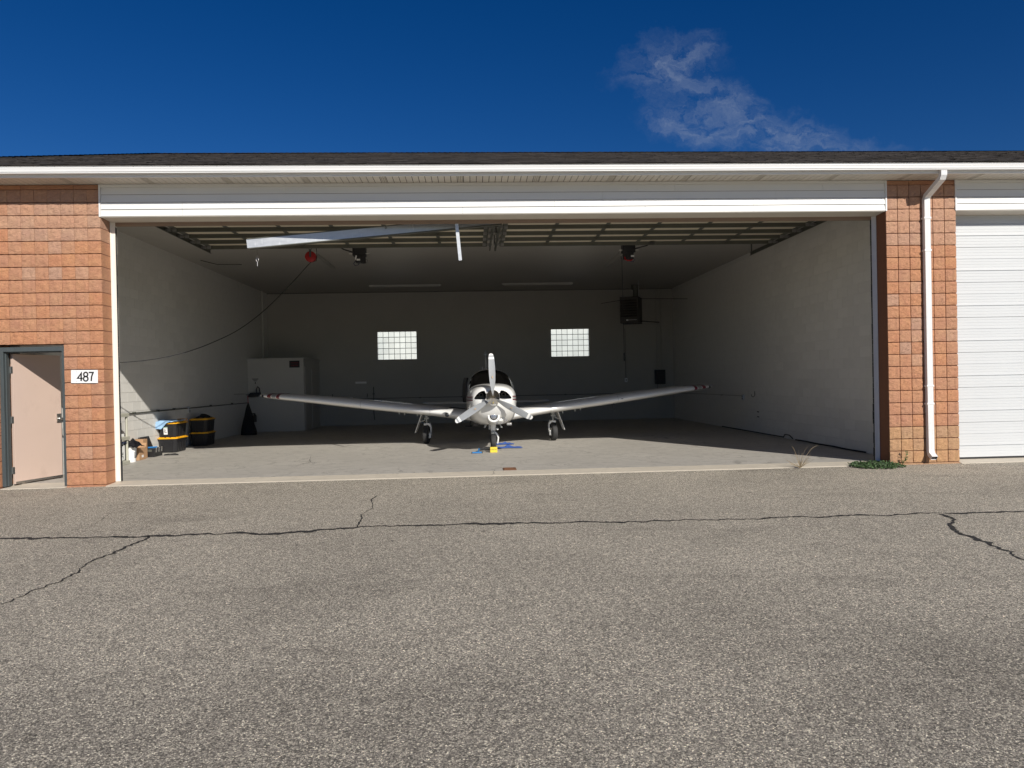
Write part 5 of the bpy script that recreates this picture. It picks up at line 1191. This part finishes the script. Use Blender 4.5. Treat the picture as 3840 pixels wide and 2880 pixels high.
m = MB(); m.tube([(-.46, 3.3, .60), (-.50, 3.3, .42), (-.47, 3.2, .40)], .014, 8); m.box(-.62, -.44, 3.12, 3.30, .385, .40); m.build('boarding_step', A['rubber'], P)
# landing gear
def wheel(parent, c, R, w, name='tyre'):
    m = MB(); m.lathe([(-w / 2 + .01, R * .50), (-w / 2, R * .62), (-w / 2 + .004, R * .80), (-w * .36, R * .945), (-w * .30, R * .985), (-w * .20, R * .995), (-w * .19, R * .975), (-w * .16, R * .975), (-w * .15, R), (-w * .03, R), (-w * .02, R * .978), (w * .02, R * .978), (w * .03, R), (w * .15, R), (w * .16, R * .975), (w * .19, R * .975), (w * .20, R * .995), (w * .30, R * .985), (w * .36, R * .945), (w / 2 - .004, R * .80), (w / 2, R * .62), (w / 2 - .01, R * .50)], c, (1, 0, 0), 36)
    m.build(name, A['tyre'], parent, smooth=True)
    m = MB(); m.lathe([(-w / 2 + .018, 0), (-w / 2 + .018, R * .2), (-w / 2 + .028, R * .3), (-w / 2 + .012, R * .52), (w / 2 - .012, R * .52), (w / 2 - .028, R * .3), (w / 2 - .018, R * .2), (w / 2 - .018, 0)], c, (1, 0, 0), 24); m.build('wheel', A['plane_white'], parent, smooth=True)
for s in (-1, 1):
    gx = s * 1.575; gy = 3.0; R = .218
    mg = part_empty('main_gear', P, (gx, gy, 0.001), (0, 0, math.radians(8 * s)))
    wheel(mg, (0, 0, R), R, .152)
    i = -s
    m = MB(); m.tube([(i * .01, 0, .80), (i * .01, 0, .60)], .045, 12); m.tube([(i * .01, 0, .60), (i * .01, 0, .47)], .024, 12); m.box(i * .01 - .05, i * .01 + .06, -.05, .05, .60, .64); m.bar((-i * .02, -.05, .68), (i * .09, -.05, .70), .03, .03); m.build('strut', A['plane_grey'], mg, smooth=True)
    m = MB(); m.bar((-i * .06, 0, .47), (i * .05, 0, .48), .06, .05); m.bar((i * .05, 0, .49), (i * .115, 0, .42), .06, .05); m.bar((i * .115, 0, .44), (i * .118, 0, .21), .05, .03); m.build('fork', A['plane_white'], mg, bevel=.006)
    m = MB(); m.box(i * .10 - .028, i * .10 + .028, -.10, -.02, .14, .26); m.tube([(i * .125, -.03, .25), (i * .14, -.03, .38), (i * .10, -.02, .52)], .008, 6); m.build('brake', A['steel'], mg, bevel=.006)
    m = MB(); m.hexa([(-i * .075, -.16, .78), (-i * .055, -.16, .78), (-i * .055, .16, .78), (-i * .075, .16, .78)], [(-i * .275, -.10, .27), (-i * .262, -.10, .265), (-i * .262, .10, .265), (-i * .275, .10, .27)]); m.bar((-i * .03, 0, .58), (-i * .16, 0, .53), .012, .012); m.build('gear_door', A['plane_white'], mg, bevel=.004)
    m = MB(); m.bar((i * .06, .05, .74), (i * .42, .05, .72), .02, .02); m.bar((i * .12, -.05, .70), (i * .34, -.05, .685), .10, .012); m.build('side_brace', A['plane_grey'], mg)
ng = part_empty('nose_gear', P, (0.012, .77, 0.001))
wheel(ng, (0, 0, .178), .178, .125)
m = MB(); m.tube([(0, .03, .66), (0, .03, .50)], [.075, .068], 14); m.tube([(0, .03, .50), (0, .02, .43)], [.066, .05], 14); m.tube([(0, .02, .43), (0, .02, .37)], .022, 10); m.build('oleo_strut', A['plane_white'], ng, smooth=True)
m = MB(); m.box(-.05, .05, -.03, .05, .365, .40); m.box(-.05, .04, -.045, -.02, .38, .43); m.build('collar', A['plane_grey'], ng, bevel=.005)
m = MB(); m.tube([(.005, -.02, .42), (.045, -.02, .39), (.085, -.01, .35), (.108, 0, .28), (.100, 0, .20), (.092, 0, .15)], [.018, .022, .022, .02, .017, .012], 10); m.build('fork', A['plane_white'], ng, smooth=True)
m = MB(); m.lathe([(-.02, 0), (-.02, .024), (.03, .024)], (.092, 0, .468), (0, 1, 0), 14); m.tube([(.05, .02, .47), (.092, .02, .468)], .008, 6); m.build('shimmy_damper', A['plane_white'], ng, smooth=True)
for s in (-1, 1):
    m = MB(); m.hexa([(s * .115, -.05, .615), (s * .135, -.05, .615), (s * .135, .30, .615), (s * .115, .30, .615)], [(s * .165, -.05, .50), (s * .185 + s * .02, -.05, .50), (s * .205, .30, .50), (s * .165, .30, .50)]); m.build('nose_gear_door', A['plane_grey'], ng, bevel=.003)
m = MB(); m.tube([(-.085, 0, .62), (-.085, 0, .50), (-.09, 0, .46)], .012, 8); m.build('drain_hose', A['steel'], ng)

# ------------------------------------------------------------------ plants
def leaf_clump(name, label, n, place, size, mat, kind=None, cat='weed'):
    m = MB(); r = random.Random(9)
    for _ in range(n):
        p, nrm = place(r); p = Vector(p); d = Vector(nrm).normalized(); a = d.orthogonal().normalized(); a = Matrix.Rotation(r.uniform(0, 6.28), 3, d) @ a; b = d.cross(a); L = size * r.uniform(.6, 1.5); w = L * r.uniform(.35, .6)
        m.add([p, p + a * L * .5 + b * w * .5 + d * L * .1, p + a * L, p + a * L * .5 - b * w * .5 + d * L * .1], [(0, 1, 2, 3)])
    o = m.build(name, A[mat], fix=False); tag(o, label, cat)
    if kind: o['kind'] = kind
    return o
def mat_place(r):
    while True:
        x = r.uniform(6.25, 7.15); y = r.uniform(-.58, .26)
        cx = (x - 6.66) / .42; cy = (y + .16) / .34
        if cx * cx + cy * cy < 1 + .3 * math.sin(9 * x) * math.sin(13 * y) and not (x > XR - .02 and y > -.03): break
    hgt = max(.012, .070 * (1 - .8 * (cx * cx + cy * cy))); z = r.uniform(0, hgt)
    return (x, y, ZA + .012 + z + (.01 if y > 0 else 0)), (r.uniform(-.8, .8), r.uniform(-1.0, .5), r.uniform(.2, 1))
leaf_clump('ground_weed', 'low green weed mat at the foot of the right pier', 1700, mat_place, .036, 'leaf', kind='stuff')
sg = thing('weed_sprout', 'small leafy sprout leaning against the right pier base', 'weed', (7.14, -.09, ZA))
st = [(0, 0, 0), (.03, -.01, .07), (.06, -.015, .15), (.075, -.01, .24)]
MB().tube(st, [.005, .004, .003, .002], 5).build('stem', A['sprout'], sg)
m = MB(); r = random.Random(4)
for k in range(46):
    u = r.uniform(.1, 1) * 3; i = min(2, int(u)); p = Vector(st[i]).lerp(Vector(st[i + 1]), u - i); a = Vector((r.uniform(-1, 1), r.uniform(-1, .2), r.uniform(-.1, .9))).normalized(); b = a.orthogonal().normalized(); L = r.uniform(.025, .055)
    m.add([p, p + a * L * .5 + b * L * .22, p + a * L, p + a * L * .5 - b * L * .22], [(0, 1, 2, 3)])
m.build('leaf', A['sprout'], sg, fix=False)
dw = thing('dry_weed', 'dry leafless weed tuft growing at the slab edge', 'weed', (5.38, -.12, ZA))
m = MB(); r = random.Random(8)
for k in range(30):
    a = r.uniform(-1.15, 1.15); b = r.uniform(-.6, .6); L = r.uniform(.12, .30); pts = []
    for q in range(5):
        u = q / 4; pts.append((math.sin(a) * L * u + .03 * math.sin(a) * u * u + r.uniform(-.004, .004), b * L * u * .6, L * u * math.cos(a) * .95 + .01))
    m.tube(pts, [.0028, .0024, .002, .0016, .001], 4)
for (x1, z1) in ((.13, .36), (.27, .38), (-.10, .37)): m.tube([(0, 0, .01), (x1 * .3, .02, .16), (x1 * .8, .03, z1 * .85), (x1 * 1.2, .03, z1)], [.003, .0026, .0022, .0014], 4)
m.build('stem', A['straw'], dw, fix=False)
